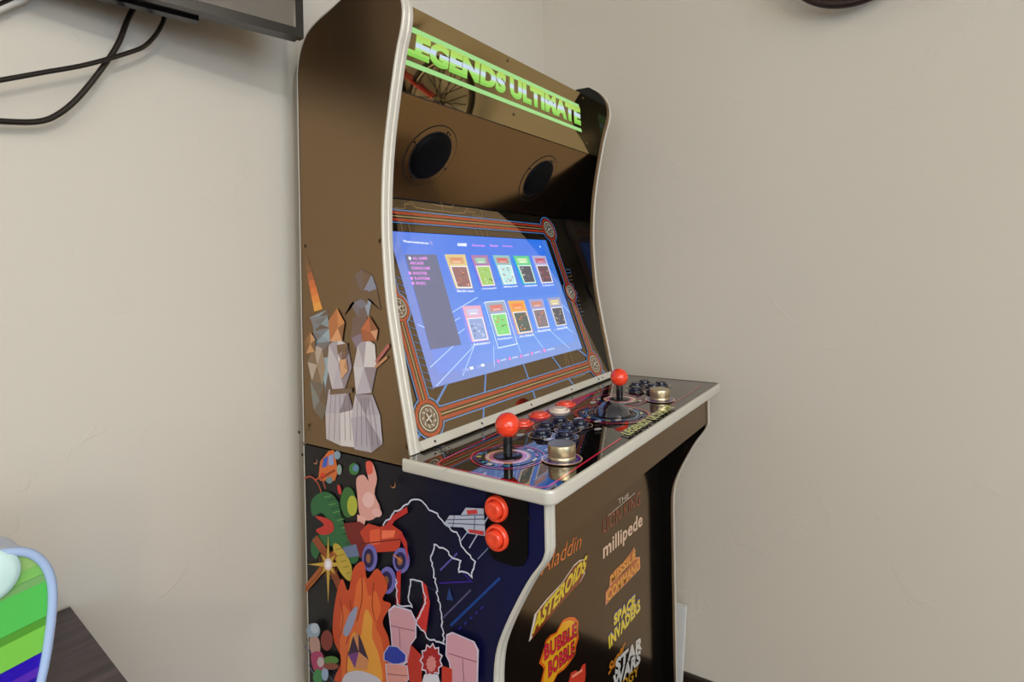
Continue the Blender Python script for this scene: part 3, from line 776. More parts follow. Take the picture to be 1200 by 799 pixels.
# radiating blue lines below, short tabs right and left
for p in ([(524, 449), (482, 527)], [(569, 438), (565, 512)], [(613, 426), (629, 472)], [(646.6, 417.6), (674, 454)], [(677, 409), (688, 418)], [(702, 431), (713, 441)]): Z.line(p, .0040, BLU)
rn = random.Random(3)
for k in range(14):
    v = .15+.0085*k; L = rn.uniform(.008, .022)
    Z.line3([Z.n*Z.l+Bz(.603, v), Z.n*Z.l+Bz(.603+L, v), Z.n*Z.l+Bz(.603+L, v+rn.uniform(-.006, .006))], .0009, rn.choice([BLU, (150, 120, 80), (120, 150, 190)]))
for k in range(16):
    v = .075+.0115*k; Z.line3([Z.n*Z.l+Bz(.066, v+.008), Z.n*Z.l+Bz(.0775, v+.003)], .0009, BLU)
Z.next()
TAN = (196, 160, 112)
for p in ([(461, 244), (474, 244.5), (474, 239), (481, 239.5)], [(480, 235), (487, 243.5), (503, 246), (519, 247.5), (531, 249.5), (544, 249.5), (546, 244), (549, 245)], [(506, 239), (512, 241), (529, 243.5), (531, 240)], [(516, 236), (519, 247)],
          [(545, 248), (556, 249), (553, 252.5), (565, 254.5), (563, 246)], [(469, 261), (471, 271)], [(477.5, 262), (481, 272)], [(556, 268), (559, 276)], [(562, 268.5), (565, 277)], [(569, 270), (571, 277)],
          [(660, 413), (664, 430)], [(662, 413), (667, 430)], [(667, 412), (671, 427)], [(669, 441), (672, 443.5), (685, 439), (683, 436)]): Z.line(p, .0008, TAN)
def frame_layer(hw, dr, col, dmid):
    l = Z.l; cs = [(MX0, MV0), (MX1, MV0), (MX1, MV1), (MX0, MV1)]
    for (xa, va), (xb, vb) in zip(cs, cs[1:]+cs[:1]):
        a, b_ = Z.n*l+Bz(xa, va), Z.n*l+Bz(xb, vb); Z.line3([a, b_], hw*2, col)
    Z.next()
    for (x, v), r in [(c, dr) for c in cs]+[((MX0, MVM), dmid), ((MX1, MVM), dmid)]: Z.disc3(Z.n*Z.l+Bz(x, v), r, col, 40)
    Z.next()
frame_layer(.0122, .0310, BLU, .0255); frame_layer(.0104, .0290, BLK, .0235)
l = Z.l; cs = [(MX0, MV0), (MX1, MV0), (MX1, MV1), (MX0, MV1)]
for off, w, c in ((.0063, .0048, RED), (-.0063, .0048, RED), (0, .0016, CRM)):
    sx = 1
    Z.line3([Z.n*l+Bz(MX0-off, MV0-off), Z.n*l+Bz(MX1+off, MV0-off), Z.n*l+Bz(MX1+off, MV1+off), Z.n*l+Bz(MX0-off, MV1+off)], w, c, True)
Z.next()
for (x, v), k in [(c, 1.0) for c in cs]+[((MX0, MVM), .82), ((MX1, MVM), .82)]:
    c0 = lambda: Z.n*Z.l+Bz(x, v)
    Z.disc3(c0(), .0262*k, RED, 40); Z.next(); Z.disc3(c0(), .0215*k, (22, 20, 20), 40); Z.next()
    Z.disc3(c0(), .0195*k, (120, 112, 100), 40); Z.next(); Z.ring3(c0(), .0155*k, .0016, (30, 28, 28)); Z.next()
    for i in range(9):
        a = 2*PI*i/9; Z.line3([c0()+Z.rt*.0095*k*math.cos(a)+Z.up*.0095*k*math.sin(a), c0()+Z.rt*.0145*k*math.cos(a+.3)+Z.up*.0145*k*math.sin(a+.3)], .0014, (214, 208, 196))
    Z.ring3(c0(), .0178*k, .0016, (206, 200, 186)); Z.next()
    Z.disc3(c0(), .0085*k, (34, 32, 32), 30); Z.next()
    for i in range(4):
        a = 2*PI*i/4+.4; Z.line3([c0(), c0()+Z.rt*.0075*k*math.cos(a)+Z.up*.0075*k*math.sin(a)], .0022, (222, 218, 208))
    Z.next()
bz.build('screen_bezel', M_bezel, cab, 'glossy black bezel printed with red and blue piping and medallions')

# ---- lit screen
sn_ = MB()
N = 14
def mixc(a, b_, t): return tuple(x+(y-x)*t for x, y in zip(a, b_))
for i in range(24):
    for j in range(N):
        x0, x1 = .0775+(.562-.0775)*i/24, .0775+(.562-.0775)*(i+1)/24; v0, v1 = .0795+(.332-.0795)*j/N, .0795+(.332-.0795)*(j+1)/N
        t = j/(N-1); h = abs(i-11.5)/12
        c = mixc((96, 138, 212), (24, 98, 204), min(1, t*1.2)); c = mixc(c, (96, 120, 206), max(0, 1-i/9)*.8)
        edge = (i in (0, 23)) or (j == 0)
        if edge: c = mixc(c, (120, 120, 150), .25)
        sn_.poly([Bz(x0, v0, -.0015), Bz(x1, v0, -.0015), Bz(x1, v1, -.0015), Bz(x0, v1, -.0015)], c)
S = Print((BA, bn), sn_, lift=-.0013, step=.00004)
for p in ([(505, 430), (533, 404)], [(512, 452), (557, 404)], [(543, 440), (556, 406)], [(580, 430), (579, 405)], [(611, 413), (604, 394)], [(637, 407), (623, 388)], [(668, 408), (643, 385)], [(672, 389), (656, 378)], [(545, 385), (524, 400)], [(540, 372), (516, 384)], [(560, 348), (530, 366)], [(490, 380), (500, 384)], [(655, 352), (668, 366)]):
    S.line(p, .0016, (160, 190, 236))
S.poly([(474.5, 298), (511.6, 298), (541, 403.6), (505, 409.6)], (80, 88, 122))
WH, PKT = (236, 240, 250), (206, 130, 214)
S.text('Thearcadeologie', (472.6, 284), (502, 286.5), (472.6, 281), WH, bold=.02); S.disc(505.5, 284.5, .004, (120, 130, 200), 12); 
S.text('GAMES', (536.6, 287.8), (547, 288.2), (536.6, 284.6), WH, bold=.04)
S.text('Favorites', (554, 288.3), (568.2, 288.8), (554, 285.8), PKT, bold=.02); S.text('Recent', (574.8, 288.6), (584, 289), (574.8, 286), PKT, bold=.02); S.text('Settings', (589.5, 289.2), (600.5, 289.8), (589.5, 286.8), PKT, bold=.02)
S.disc(633.3, 288.8, .0025, (150, 200, 230), 10)
for i, (s, u0, v0, L) in enumerate((('ALL GAMES', 484.5, 304, 16.5), ('ARCADE', 481, 309.6, 15.5), ('CONSOLE GAME', 483, 315.5, 21), ('SHOOTER', 484.5, 321.5, 16), ('PLATFORM', 486.5, 327.6, 17), ('SPORTS', 488, 333.4, 11))):
    S.text(s, (u0, v0), (u0+L, v0+.1), (u0-.8, v0-3.2), PKT, bold=.03)
    if i in (0, 3, 4, 5): S.disc(u0-4, v0-1.6, .0030, (240, 240, 250) if i == 0 else PKT, 8)
def card(q, top, bg, accent, lab, seed, border=(214, 220, 228)):
    TL, TR, BR, BLc = [np.array(p, float) for p in q]
    def at(s, t): a = TL+(TR-TL)*s; b_ = BLc+(BR-BLc)*s; return tuple(a+(b_-a)*t)
    def quad(s0, s1, t0, t1, c): S.raw([S.P(*at(s0, t1)), S.P(*at(s1, t1)), S.P(*at(s1, t0)), S.P(*at(s0, t0))], c)
    rn = random.Random(seed)
    quad(0, 1, 0, 1, top); S.next()
    quad(.14, .86, .08, .27, mixc(top, accent, .6)); S.next(); quad(.24, .76, .11, .17, accent); quad(.3, .7, .20, .24, mixc(accent, (255, 255, 255), .4)); S.next()
    quad(.08, .96, .34, .98, border); S.next(); quad(.13, .91, .37, .95, bg); S.next()
    for _ in range(16):
        s, t = rn.uniform(.15, .8), rn.uniform(.39, .88); w, h = rn.uniform(.04, .13), rn.uniform(.02, .06)
        quad(s, s+w, t, t+h, rn.choice([accent, mixc(bg, (255, 255, 255), .4), mixc(bg, (0, 0, 0), .35), mixc(accent, bg, .5)]))
    S.next()
    a = at(.0, 1.075); 
    if lab:
        c0 = at(.02, 1.10); c1 = at(.98, 1.10); c2 = at(.02, 1.04); S.text(lab, c0, c1, c2, (226, 230, 244), bold=.02)
card([(521, 298), (545, 298), (554.4, 338), (534.6, 338)], (196, 176, 120), (128, 84, 84), (190, 120, 80), 'Bandit Land', 1)
card([(551.5, 299), (571, 299), (581, 335), (564, 336)], (150, 96, 150), (140, 178, 84), (130, 190, 150), 'Centipede', 2)
card([(577, 299), (596.4, 299.5), (605.8, 333), (589.4, 334)], (120, 170, 170), (166, 206, 206), (190, 70, 70), 'Millipede', 3)
card([(601, 299.8), (619, 300), (628.5, 332), (613.3, 332.7)], (60, 180, 120), (48, 54, 74), (196, 206, 160), 'Asteroids', 4)
card([(622.7, 299.8), (639, 300), (648.3, 331.6), (633.8, 332.7)], (150, 150, 190), (70, 36, 56), (160, 44, 70), 'Tempest', 5)
card([(541, 359), (562.3, 358), (572.6, 398.5), (552.7, 401)], (206, 150, 176), (126, 148, 196), (176, 186, 216), 'Adventure', 6)
S.line([(567, 354.5), (590, 352.6), (605.4, 403), (583, 408)], .0014, (220, 232, 250), closed=True)
card([(568, 355), (590, 353), (598.8, 393), (581, 395)], (130, 150, 170), (110, 196, 110), (206, 96, 86), 'Centipede', 7)
card([(594, 353), (613, 352), (624, 389.5), (606.4, 392)], (206, 150, 60), (56, 78, 74), (214, 110, 50), 'Air Attack', 8)
card([(618, 351.3), (635, 350.3), (643.5, 384), (628.4, 386)], (136, 140, 190), (110, 100, 110), (190, 110, 80), 'Bubbles', 9)
card([(639.4, 349.4), (655, 348.3), (663.5, 381.3), (650.4, 383.4)], (130, 136, 180), (50, 56, 74), (206, 190, 130), 'Asteroids', 10)
for i, (u, v) in enumerate(((582.5, 423.5), (596, 420.5), (609.5, 417.8), (621.8, 414.5), (636.5, 411))):
    S.disc(u, v, .0032 if i < 4 else .0040, (226, 110, 190), 12); S.line([(u+3, v-.6), (u+9+(3 if i == 4 else 0), v-2.2)], .0024, (170, 190, 236))
for u, v, c in ((541.5, 434, (120, 140, 210)), (551, 431.8, (226, 236, 250)), (558, 430.5, (120, 140, 210)), (564, 428.5, (216, 226, 250))): S.line([(u-2, v+.4), (u+2, v-.4)], .0044, c)
sn_.build('screen', M_screen, cab, 'lit blue game menu screen')

# ---- speaker panel
SA, SB = A3(0, .3640, 1.3400), A3(0, .2620, 1.4735)
su = (SB-SA)/np.linalg.norm(SB-SA); snn = np.cross(A3(1, 0, 0), su)
if snn[2] > 0: snn = -snn
sp = MB(); sp.poly([SA+A3(T, 0, 0), SA+A3(W-T, 0, 0), SB+A3(W-T, 0, 0), SB+A3(T, 0, 0)]); sp.poly([SA+A3(T, 0, 0)-snn*.008, SB+A3(T, 0, 0)-snn*.008, SB+A3(W-T, 0, 0)-snn*.008, SA+A3(W-T, 0, 0)-snn*.008])
for (x, s) in ((.148, .084), (.480, .086)):
    pass
panel = sp.build('speaker_panel', M_speak, cab)
for (x, s) in ((.146, .084), (.480, .086)):
    c = SA+A3(x, 0, 0)+su*s
    b = MB(); b.lathe(c, snn, [(.0535, .0001), (.0534, .0009), (.0440, .0010), (.0439, .0002), (.0405, .0002)], 64, smooth=False)
    o = b.build('speaker', M_speak, cab, 'round black speaker')
    b = MB(); b.lathe(c, snn, [(.0550, .0002), (.0546, .0006), (.0534, .0006), (.0532, .0002)], 64); b.lathe(c, snn, [(.0440, .0011), (.0436, .0014), (.0408, .0014), (.0404, .0004)], 64); b.build('gap_ring', M_hole, o, 'black rings standing in for the dark gaps')  # dark of the gaps round the flange, put in as black rings
    b = MB(); b.lathe(c, snn, [(.0404, .0012), (.0398, .0034), (.0290, .0066), (.0140, .0078), (0, .0082)], 40); b.build('grille', M_mesh, o, 'black mesh grille')
    for k in range(4):
        b = MB(); a = PI/4+.45+k*PI/2; cc = c+(A3(1, 0, 0)*math.cos(a)+su*math.sin(a))*.0470
        b.lathe(cc+snn*.0036, snn, [(.0022, 0), (.0018, .0010), (0, .0012)], 10); b.build('screw', M_blackp, o)

# ---- marquee
MA, MBt = A3(0, .2590, 1.4740), A3(0, .2760, 1.6120)
mn = np.cross(A3(1, 0, 0), MBt-MA); mn /= np.linalg.norm(mn)
if mn[1] > 0: mn = -mn
mq = MB(); C1, C2 = A3(T, 0, 0), A3(W-T, 0, 0)
mq.poly([MA+C1, MA+C2, MBt+C2, MBt+C1]); mq.poly([MA+C1-mn*.004, MBt+C1-mn*.004, MBt+C2-mn*.004, MA+C2-mn*.004])
mq.poly([MA+C1, MA+C1-mn*.004, MA+C2-mn*.004, MA+C2]); mq.poly([MBt+C1, MBt+C2, MBt+C2-mn*.004, MBt+C1-mn*.004])
marq = mq.build('marquee', M_gloss, cab, 'glossy black marquee panel')
MQ = (MA, mn)
M_glow = ink('marquee_glow', 0.2, 1.5, emission=1.0)
b = MB(); G = Print(MQ, b, lift=.0003)
GS = (150, 206, 128)
G.poly([(466, 23.5), (678, 122.5), (678.8, 127), (465, 30.0)], GS); G.poly([(460, 63.5), (681, 151), (681.8, 155), (459, 69.5)], GS)
b.build('marquee_stripes', M_glow, marq, 'glowing green stripes')
# letters with their printed green-white-green bands
mt = bpy.data.materials.new('marquee_letters'); mt.use_nodes = True
nt = mt.node_tree; bs = nt.nodes['Principled BSDF']; bs.inputs['Roughness'].default_value = .2; bs.inputs['Base Color'].default_value = (.02, .03, .01, 1)
at = nt.nodes.new('ShaderNodeAttribute'); at.attribute_name = 'ink'; nt.links.new(at.outputs['Color'], bs.inputs['Emission Color']); bs.inputs['Emission Strength'].default_value = 1.0
LB = MB(); G2 = Print(MQ, LB, lift=.0007)
def banded(s, bl, br, tl, bold):
    """letters cut into horizontal bands of their printed colours"""
    vs, fs, _ = glyphs(s, bold, 0.0); x0, x1, y0, y1 = _
    Aa, Bb, Cc = G2.P(*bl), G2.P(*br), G2.P(*tl)
    bm = bmesh.new(); bv = [bm.verts.new(v) for v in vs]
    for f in fs:
        try: bm.faces.new([bv[i] for i in f])
        except ValueError: pass
    bands = [(0, .16, (126, 190, 78)), (.16, .34, (144, 204, 88)), (.34, .44, (164, 212, 120)), (.44, .62, (190, 206, 226)), (.62, .70, (168, 204, 150)), (.70, .86, (162, 204, 92)), (.86, 1.01, (166, 196, 84))]
    for t in [b_[0] for b_ in bands[1:]]:
        bmesh.ops.bisect_plane(bm, geom=bm.verts[:]+bm.edges[:]+bm.faces[:], plane_co=(0, y0+(y1-y0)*t, 0), plane_no=(0, 1, 0))
    for f in bm.faces:
        t = (f.calc_center_median().y-y0)/(y1-y0); c = next((cc for a, b_, cc in bands if a <= t < b_), bands[-1][2])
        G2.raw([Aa+(Bb-Aa)*((v.co.x-x0)/(x1-x0))+(Cc-Aa)*((v.co.y-y0)/(y1-y0)) for v in f.verts], c)
    bm.free()
banded('LEGENDS', (467, 60.5), (592, 111), (470.5, 31.5), .07)
banded('ULTIMATE', (597.5, 113.5), (680.5, 147.5), (597, 88.5), .07)
LB.build('marquee_lettering', mt, marq, 'glowing green lettering reading LEGENDS ULTIMATE')
for (u, v) in ((595, 71), (602, 134), (683, 115), (688, 168)):
    b = MB(); p = px(MQ, u, v); b.lathe(p, mn, [(.0028, .0002), (.0026, .0012), (.001, .0016), (0, .0014)], 12); b.build('screw', M_screw, marq)

# ------------------------------------------------------------------ television
M_tvf = material('tv_bezel_plastic', (20, 12, 7), 0.22, ior=1.6)
M_tvs = material('tv_glass', (4, 4, 5), 0.04, ior=3.8, tint=(1, .92, .84))
tyaw = -math.atan2(.4547-.4148, .192-.0158)   # the far end swings back to the wall
tdir = A3(-math.cos(tyaw), -math.sin(tyaw), 0)  # from the near corner to the left
tn = A3(math.sin(tyaw), -math.cos(tyaw), 0)     # faces the room
TVC = sc(-.0158, .4148, 1.570)
TW, TH = .52, .31
tv = thing('television', 'black flat screen television mounted high on the wall left of the cabinet', 'television', tuple(TVC+tdir*TW/2-tn*.02))
def tvp(a, d, h): return TVC+tdir*a-tn*d+A3(0, 0, h)
def tvbox(b, a0, a1, d0, d1, h0, h1):
    v = [tvp(a, d, h) for h in (h0, h1) for d in (d0, d1) for a in (a0, a1)]
    for q in ((0, 1, 3, 2), (4, 6, 7, 5), (0, 4, 5, 1), (2, 3, 7, 6), (0, 2, 6, 4), (1, 5, 7, 3)): b.poly([v[i] for i in q])
b = MB(); bw = .011
tvbox(b, 0, TW, 0, .012, 0, bw*1.15); tvbox(b, 0, TW, 0, .012, TH-bw, TH); tvbox(b, 0, bw, 0, .012, bw*1.15, TH-bw); tvbox(b, TW-bw, TW, 0, .012, bw*1.15, TH-bw)
tvbox(b, .002, TW-.002, .0135, .026, .002, TH-.002); b.build('frame', M_tvf, tv)
b = MB(); tvbox(b, bw, TW-bw, .0035, .0130, bw*1.15, TH-bw); b.build('screen', M_tvs, tv, 'dark glossy screen')
b = MB(); tvbox(b, .125, TW-.10, .0265, .040, -.002, TH-.06); b.build('rear_housing', M_blackp, tv)
b = MB(); mid = tvp(.22, .041, .16)
b.lathe(mid, (-tn[0], -tn[1], 0), [(0, 0), (.05, .0), (.05, .008), (.02, .010), (.02, .02), (0, .021)], 20); b.box((mid[0]-.04, YW-.012, mid[2]-.06), (mid[0]+.04, YW, mid[2]+.06)); b.tube([mid+A3(0, .008, 0), (mid[0], YW-.005, mid[2])], .018, 12)
b.build('wall_mount', M_blackp, tv)

# cables
M_cable = material('black_cable_rubber', (30, 22, 18), 0.3)
M_wcable = material('white_cable_rubber', (206, 200, 190), 0.4)
def cable(name, pts, r, m, lab):
    b = MB(); b.tube(smooth_path(pts, 8), r, 10); return tag(b.build(name, m), lab, 'cable')
CP = (sc(0, .550, 0), A3(0, -1.0, 0)); CP2 = (sc(0, .540, 0), A3(0, -1.0, 0))
cable('power_cable', [px(CP, 176, -26), px(CP, 163, -2), px(CP, 150, 22), px(CP, 138, 52), px(CP, 118, 82), px(CP, 92, 114), px(CP, 68, 134), px(CP, 44, 142.5), px(CP, 0, 142), px(CP, -60, 136)], .0034, M_cable, 'black cable hanging in the lower of two loops under the television')
cable('power_cable', [px(CP2, 203, -24), px(CP2, 197, 2), px(CP2, 189, 30), px(CP2, 172, 52), px(CP2, 150, 62), px(CP2, 100, 76), px(CP2, 50, 85), px(CP2, 0, 94), px(CP2, -60, 104)], .0028, M_cable, 'thinner black cable running left in a nearly straight line below the television')
CP3 = (sc(0, .556, 0), A3(0, -1.0, 0))
cable('power_cable', [px(CP3, 50, -22), px(CP3, 30, -2), px(CP3, 12, 6), px(CP3, -20, 20)], .0034, M_wcable, 'white cable crossing the top left corner of the photo')
cable('power_cable', [px(CP3, 36, -22), px(CP3, 14, -2), px(CP3, 4, 4), px(CP3, -24, 14)], .0030, M_cable, 'dark brown cable beside the white cable in the top left corner')

# ------------------------------------------------------------------ bicycle hung on the right wall
M_tyre = material('brown_black_tyre', (40, 20, 12), 0.4)
M_rim = material('silver_rim', (176, 168, 156), 0.25, metal=.9)
M_redp = material('red_bicycle_paint', (190, 24, 22), 0.2, coat=.5)
bx_, hy, hz, Rw = .79, -.245, 1.868, .136
bike = thing('bicycle', 'small red framed bicycle hung on the right wall, its dark wheel at the top edge', 'bicycle', (bx_, -.50, hz-Rw))
def wheel(cy, cz):
    b = MB(); b.tube([(bx_, cy+(Rw-.009)*math.cos(a), cz+(Rw-.009)*math.sin(a)) for a in [2*PI*i/56 for i in range(56)]], .009, 12, loop=True)
    w = b.build('wheel', M_tyre, bike, 'wheel with dark tyre')
    b = MB(); b.tube([(bx_, cy+(Rw-.0225)*math.cos(a), cz+(Rw-.0225)*math.sin(a)) for a in [2*PI*i/56 for i in range(56)]], .0060, 10, loop=True); b.build('rim', M_rim, w, 'silver rim')
    b = MB()
    for i in range(24):
        a = 2*PI*i/24; s = .012 if i % 2 else -.012; a2 = a+(.5 if i % 4 < 2 else -.5)
        b.tube([(bx_+s, cy+.012*math.cos(a2), cz+.012*math.sin(a2)), (bx_, cy+(Rw-.024)*math.cos(a), cz+(Rw-.024)*math.sin(a))], .0015, 6)
    b.build('spokes', M_blackp, w, 'thin dark spokes')
    b = MB(); b.lathe((bx_-.028, cy, cz), (1, 0, 0), [(0, 0), (.006, .001), (.006, .012), (.015, .014), (.015, .018), (.008, .020), (.008, .036), (.015, .038), (.015, .042), (.006, .044), (.006, .055), (0, .056)], 20); b.build('hub', M_rim, w, 'silver hub')
wheel(hy, hz); wheel(hy-.44, hz)
hd = (bx_, -.385, 2.090); hb = (bx_, -.368, 2.030)
b = MB()
for s in (-.022, .022): b.tube(smooth_path([(bx_+s, hy, hz), (bx_+s, hy-.05, hz+.06), (bx_+s*.9, hy-.105, hz+.135), (bx_+s*.3, hy-.135, hz+.165)], 5), .0055, 10)
b.tube([(bx_-.02, hy-.125, hz+.160), (bx_+.02, hy-.125, hz+.160)], .010, 10)
b.build('fork', M_redp, bike, 'red fork')
bb = (bx_, -.50, 1.86); seat = (bx_, -.565, 2.05); ra = hy-.44
b = MB(); b.tube([hd, hb], .014, 12); b.tube([hb, bb], .012, 12); b.tube([hd, seat], .011, 12); b.tube([bb, (bx_, -.580, 2.10)], .011, 12)
for s in (-.022, .022): b.tube([(bx_+s*.4, bb[1], bb[2]), (bx_+s, ra, hz)], .007, 8); b.tube([(bx_+s*.4, seat[1], seat[2]), (bx_+s, ra, hz)], .006, 8)
b.build('frame', M_redp, bike, 'red frame')
b = MB(); b.tube([(bx_, hd[1], hd[2]), (bx_, hd[1]-.01, 2.14)], .010, 10); b.tube(smooth_path([(bx_-.02, -.50, 2.155), (bx_-.018, -.45, 2.17), (bx_, -.395, 2.14), (bx_+.012, -.34, 2.165), (bx_+.014, -.30, 2.15)], 5), .010, 10); b.build('handlebar', M_blackp, bike, 'black handlebar')
b = MB()
rg = []
for t, w, h in ((0, .010, .010), (.3, .014, .014), (.6, .028, .018), (.9, .036, .016), (1, .030, .008)):
    y = -.52-.14*t; rg.append([(bx_+w*math.cos(a), y, 2.125+h*math.sin(a)) for a in [2*PI*i/14 for i in range(14)]])
b.grid(rg, closed=True, caps=True); b.tube([(bx_, -.578, 2.09), (bx_, -.583, 2.12)], .010, 10); b.build('saddle', M_blackp, bike, 'black saddle')
b = MB(); b.lathe((bx_-.034, bb[1], bb[2]), (1, 0, 0), [(0, 0), (.045, .001), (.045, .004), (.012, .005), (.012, .055)], 28)
b.tube([(bx_-.034, bb[1], bb[2]), (bx_-.036, bb[1]+.02, bb[2]-.08)], .006, 8); b.box((bx_-.085, bb[1]-.0, bb[2]-.09), (bx_-.036, bb[1]+.05, bb[2]-.075)); b.build('crank', M_blackp, bike, 'black crank and pedals')
for y in (-.42, -.52):
    b = MB(); b.box((XR-.012, y-.02, 1.96), (XR, y+.02, 2.06)); b.tube([(XR-.01, y, 2.03), (bx_-.02, y, 2.02), (bx_-.025, y, 2.045)], .007, 8)
    b.build('wall_bracket', M_blackp, bike)

# ------------------------------------------------------------------ desk, striped case and leaning board
M_desk = material('dark_wood_grain', (58, 44, 50), 0.35, ior=1.5)
nt = M_desk.node_tree; tc = nt.nodes.new('ShaderNodeTexCoord'); mp = nt.nodes.new('ShaderNodeMapping'); mp.inputs['Scale'].default_value = (3, 30, 30)
nz = nt.nodes.new('ShaderNodeTexNoise'); nz.inputs['Scale'].default_value = 2.0; nz.inputs['Detail'].default_value = 6
rp = nt.nodes.new('ShaderNodeValToRGB'); rp.color_ramp.elements[0].color = (*lin((44, 32, 36)), 1); rp.color_ramp.elements[1].color = (*lin((88, 72, 78)), 1); rp.color_ramp.elements[0].position = .35; rp.color_ramp.elements[1].position = .7
nt.links.new(tc.outputs['Object'], mp.inputs[0]); nt.links.new(mp.outputs[0], nz.inputs['Vector']); nt.links.new(nz.outputs['Fac'], rp.inputs[0]); nt.links.new(rp.outputs[0], nt.nodes['Principled BSDF'].inputs['Base Color'])
desk = thing('desk', 'dark wood desk against the wall at lower left beside the cabinet', 'desk', (-.85, .31, 0))
def quadbox(b, c, z0, z1):
    lo = [(x, y, z0) for x, y in c]; hi = [(x, y, z1) for x, y in c]
    b.poly(lo[::-1]); b.poly(hi)
    for i in range(4): j = (i+1) % 4; b.poly([lo[i], lo[j], hi[j], hi[i]])
b = MB(); quadbox(b, [(-.342, .115), (-.298, .494), (-1.40, .494), (-1.43, .115)], .808, .8327); b.build('desk_top', M_desk, desk, bevel=.002)
for (x, y) in ((-.385, .16), (-.340, .46), (-1.36, .46), (-1.38, .16)):
    b = MB(); b.box((x-.025, y-.025, 0), (x+.025, y+.025, .808)); b.build('leg', M_desk, desk)
b = MB(); b.box((-1.34, .45, .72), (-.36, .47, .808)); b.box((-1.34, .155, .72), (-.40, .17, .808)); b.build('apron', M_desk, desk)

M_rimc = material('pale_blue_plastic', (168, 190, 226), 0.25, coat=.3)
M_stripe = ink('striped_print', 0.3, 1.5)
M_pale = material('pale_mint_plastic', (206, 236, 232), 0.2, coat=.4)
XC_ = -.534
case = thing('storage_case', 'rounded case with pale blue rim and green and purple stripes on the desk', 'case', (XC_, .31, .8335))
yc = float(sc(0, .30, 0)[1])
def ol(s=1.0):
    R = [(-.4150, .8058), (-.4000, .830), (-.3875, .870), (-.3810, .905), (-.3775, .940), (-.3800, .963), (-.3885, .980), (-.4010, .9895), (-.4200, .9935), (-.4550, .9950), (-.4950, .9955), (-.5300, .9956)]
    L = [(-1.06-x, z) for x, z in R[::-1][1:]]
    return R+L
O_ = [tuple(sc(p[0], .30, p[1])[[0, 2]]) for p in smooth_path(ol(), 3)]
XC = float(sc(-.53, 0, 0)[0])
cb = MB(); ins = [(XC+(x-XC)*.99, .92+(z-.92)*.985) for x, z in O_]
cb.poly([(x, yc+.05, z) for x, z in O_][::-1], (90, 120, 150))
cb.grid([[(x, yc, z) for x, z in O_], [(x, yc+.05, z) for x, z in O_]], col=(186, 196, 222), closed=True)
# slanting bands of folded layers, cut to the rounded outline
bmx = bmesh.new(); bmx.faces.new([bmx.verts.new((x, yc, z)) for x, z in ins])
slope = .0
zs = [float(sc(0, 0, z)[2]) for z in (.866, .876, .884, .895, .917, .924, .955, .962, .972)]
for z in zs: bmesh.ops.bisect_plane(bmx, geom=bmx.verts[:]+bmx.edges[:]+bmx.faces[:], plane_co=(-.40, yc, z), plane_no=(-.10, 0, 1))
bc = [(40, 90, 130), (34, 18, 150), (84, 40, 170), (40, 14, 168), (122, 196, 74), (84, 150, 50), (84, 190, 84), (120, 170, 100), (128, 190, 96), (150, 190, 110)]
for f in bmx.faces:
    c = f.calc_center_median(); k = sum(1 for z in zs if (c.z-z)-.10*(c.x+.40) > 0); cb.poly([tuple(v.co+Vector((0, -.0004*(k % 2), 0))) for v in f.verts], bc[k])
bmx.free()
cb.build('case_body', M_stripe, case, 'green and purple striped body')
b = MB(); b.tube([(x, yc-.002, z) for x, z in O_], .0034, 10, loop=True); b.build('rim', M_rimc, case, 'pale blue rim')
b = MB(); bc_ = sc(-.4210, .30, .9760)
b.lathe((bc_[0], yc-.003, bc_[2]), (0, -1, 0), [(0, .004), (.014, .004), (.019, .002), (.020, 0)], 28)
o = b.build('badge', M_pale, case, 'pale mint oval'); 

M_wb = material('white_board_paint', (222, 222, 220), 0.4)
b = MB(); c = [(.784, .1135, .4195), (.796, .1135, .4195), (.796, .25, .4195), (.784, .25, .4195)]; c2 = [(.772, .140, .001), (.784, .140, .001), (.784, .276, .001), (.772, .276, .001)]
b.poly(c); b.poly(c2[::-1])
for i in range(4): j = (i+1) % 4; b.poly([c2[i], c2[j], c[j], c[i]])
tag(b.build('leaning_board', M_wb, bevel=.001), 'narrow white board standing in the gap between cabinet and right wall', 'board')

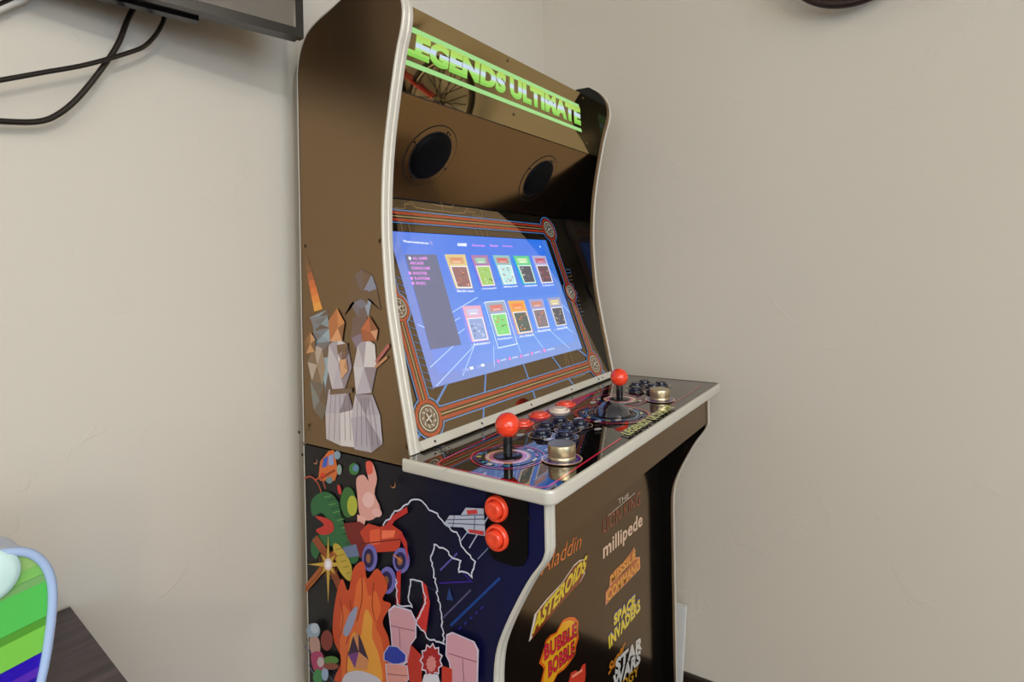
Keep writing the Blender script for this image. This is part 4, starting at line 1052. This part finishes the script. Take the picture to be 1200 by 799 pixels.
# ------------------------------------------------------------------ ceiling spotlight that throws the hard shadows
lamp = thing('ceiling_spotlight', 'small white spotlight hanging from the ceiling, aimed at the television wall', 'light', (-1.06, -1.52, 2.05))
b = MB(); b.lathe((-1.06, -1.52, ZC), (0, 0, -1), [(0, 0), (.05, 0), (.05, .02), (.010, .022), (.010, .45), (0, .455)], 28); b.build('stem', M_frame, lamp)
b = MB(); ax_ = Vector((.85, 2.1, -.87)).normalized(); b.lathe(Vector((-1.06, -1.52, 2.05))+ax_*.02, ax_, [(.050, 0), (.045, -.05), (.040, -.12), (0, -.13)], 28); b.build('shade', M_frame, lamp)
d = bpy.data.lights.new('spotlight_lamp', 'SPOT'); d.shadow_soft_size = .03; d.spot_size = math.radians(58); d.spot_blend = .6; d.energy = 26; d.color = (.86, .94, 1.0)
o = bpy.data.objects.new('spotlight_lamp', d); COL.objects.link(o); o.parent = lamp; o.location = (0, 0, 0)
o.rotation_euler = (Vector((-.25, .5, 1.25))-Vector((-1.06, -1.52, 2.05))).to_track_quat('-Z', 'Y').to_euler()


# unseen lamp added behind the camera to fill the shadow under the television
fl = thing('fill_lamp', 'added fill lamp with pale fabric shade, unseen behind the camera', 'lamp', (-2.5, -2.7, 0))
b = MB(); b.lathe((-2.5, -2.7, 0), (0, 0, 1), [(0, .0), (.15, 0), (.15, .015), (.03, .025), (0, .026)], 32); b.build('base', M_blackp, fl)
b = MB(); b.lathe((-2.5, -2.7, .026), (0, 0, 1), [(0, 0), (.011, 0), (.011, 1.30), (0, 1.30)], 14); b.build('pole', M_blackp, fl)
M_shade = material('lamp_shade_fabric', (236, 224, 200), 0.9)
b = MB(); b.lathe((-2.5, -2.7, 1.32), (0, 0, 1), [(.20, 0), (.15, .26), (.147, .26), (.197, .002), (.20, 0)], 36); b.build('lamp_shade', M_shade, fl)
M_shade.node_tree.nodes['Principled BSDF'].inputs['Transmission Weight'].default_value = .85
M_shade.node_tree.nodes['Principled BSDF'].inputs['IOR'].default_value = 1.0
d = bpy.data.lights.new('fill_lamp_bulb', 'POINT'); d.shadow_soft_size = .12; d.energy = 40; d.color = (1.0, .90, .74)
o = bpy.data.objects.new('fill_lamp_bulb', d); COL.objects.link(o); o.parent = fl; o.location = (0, 0, 1.66)
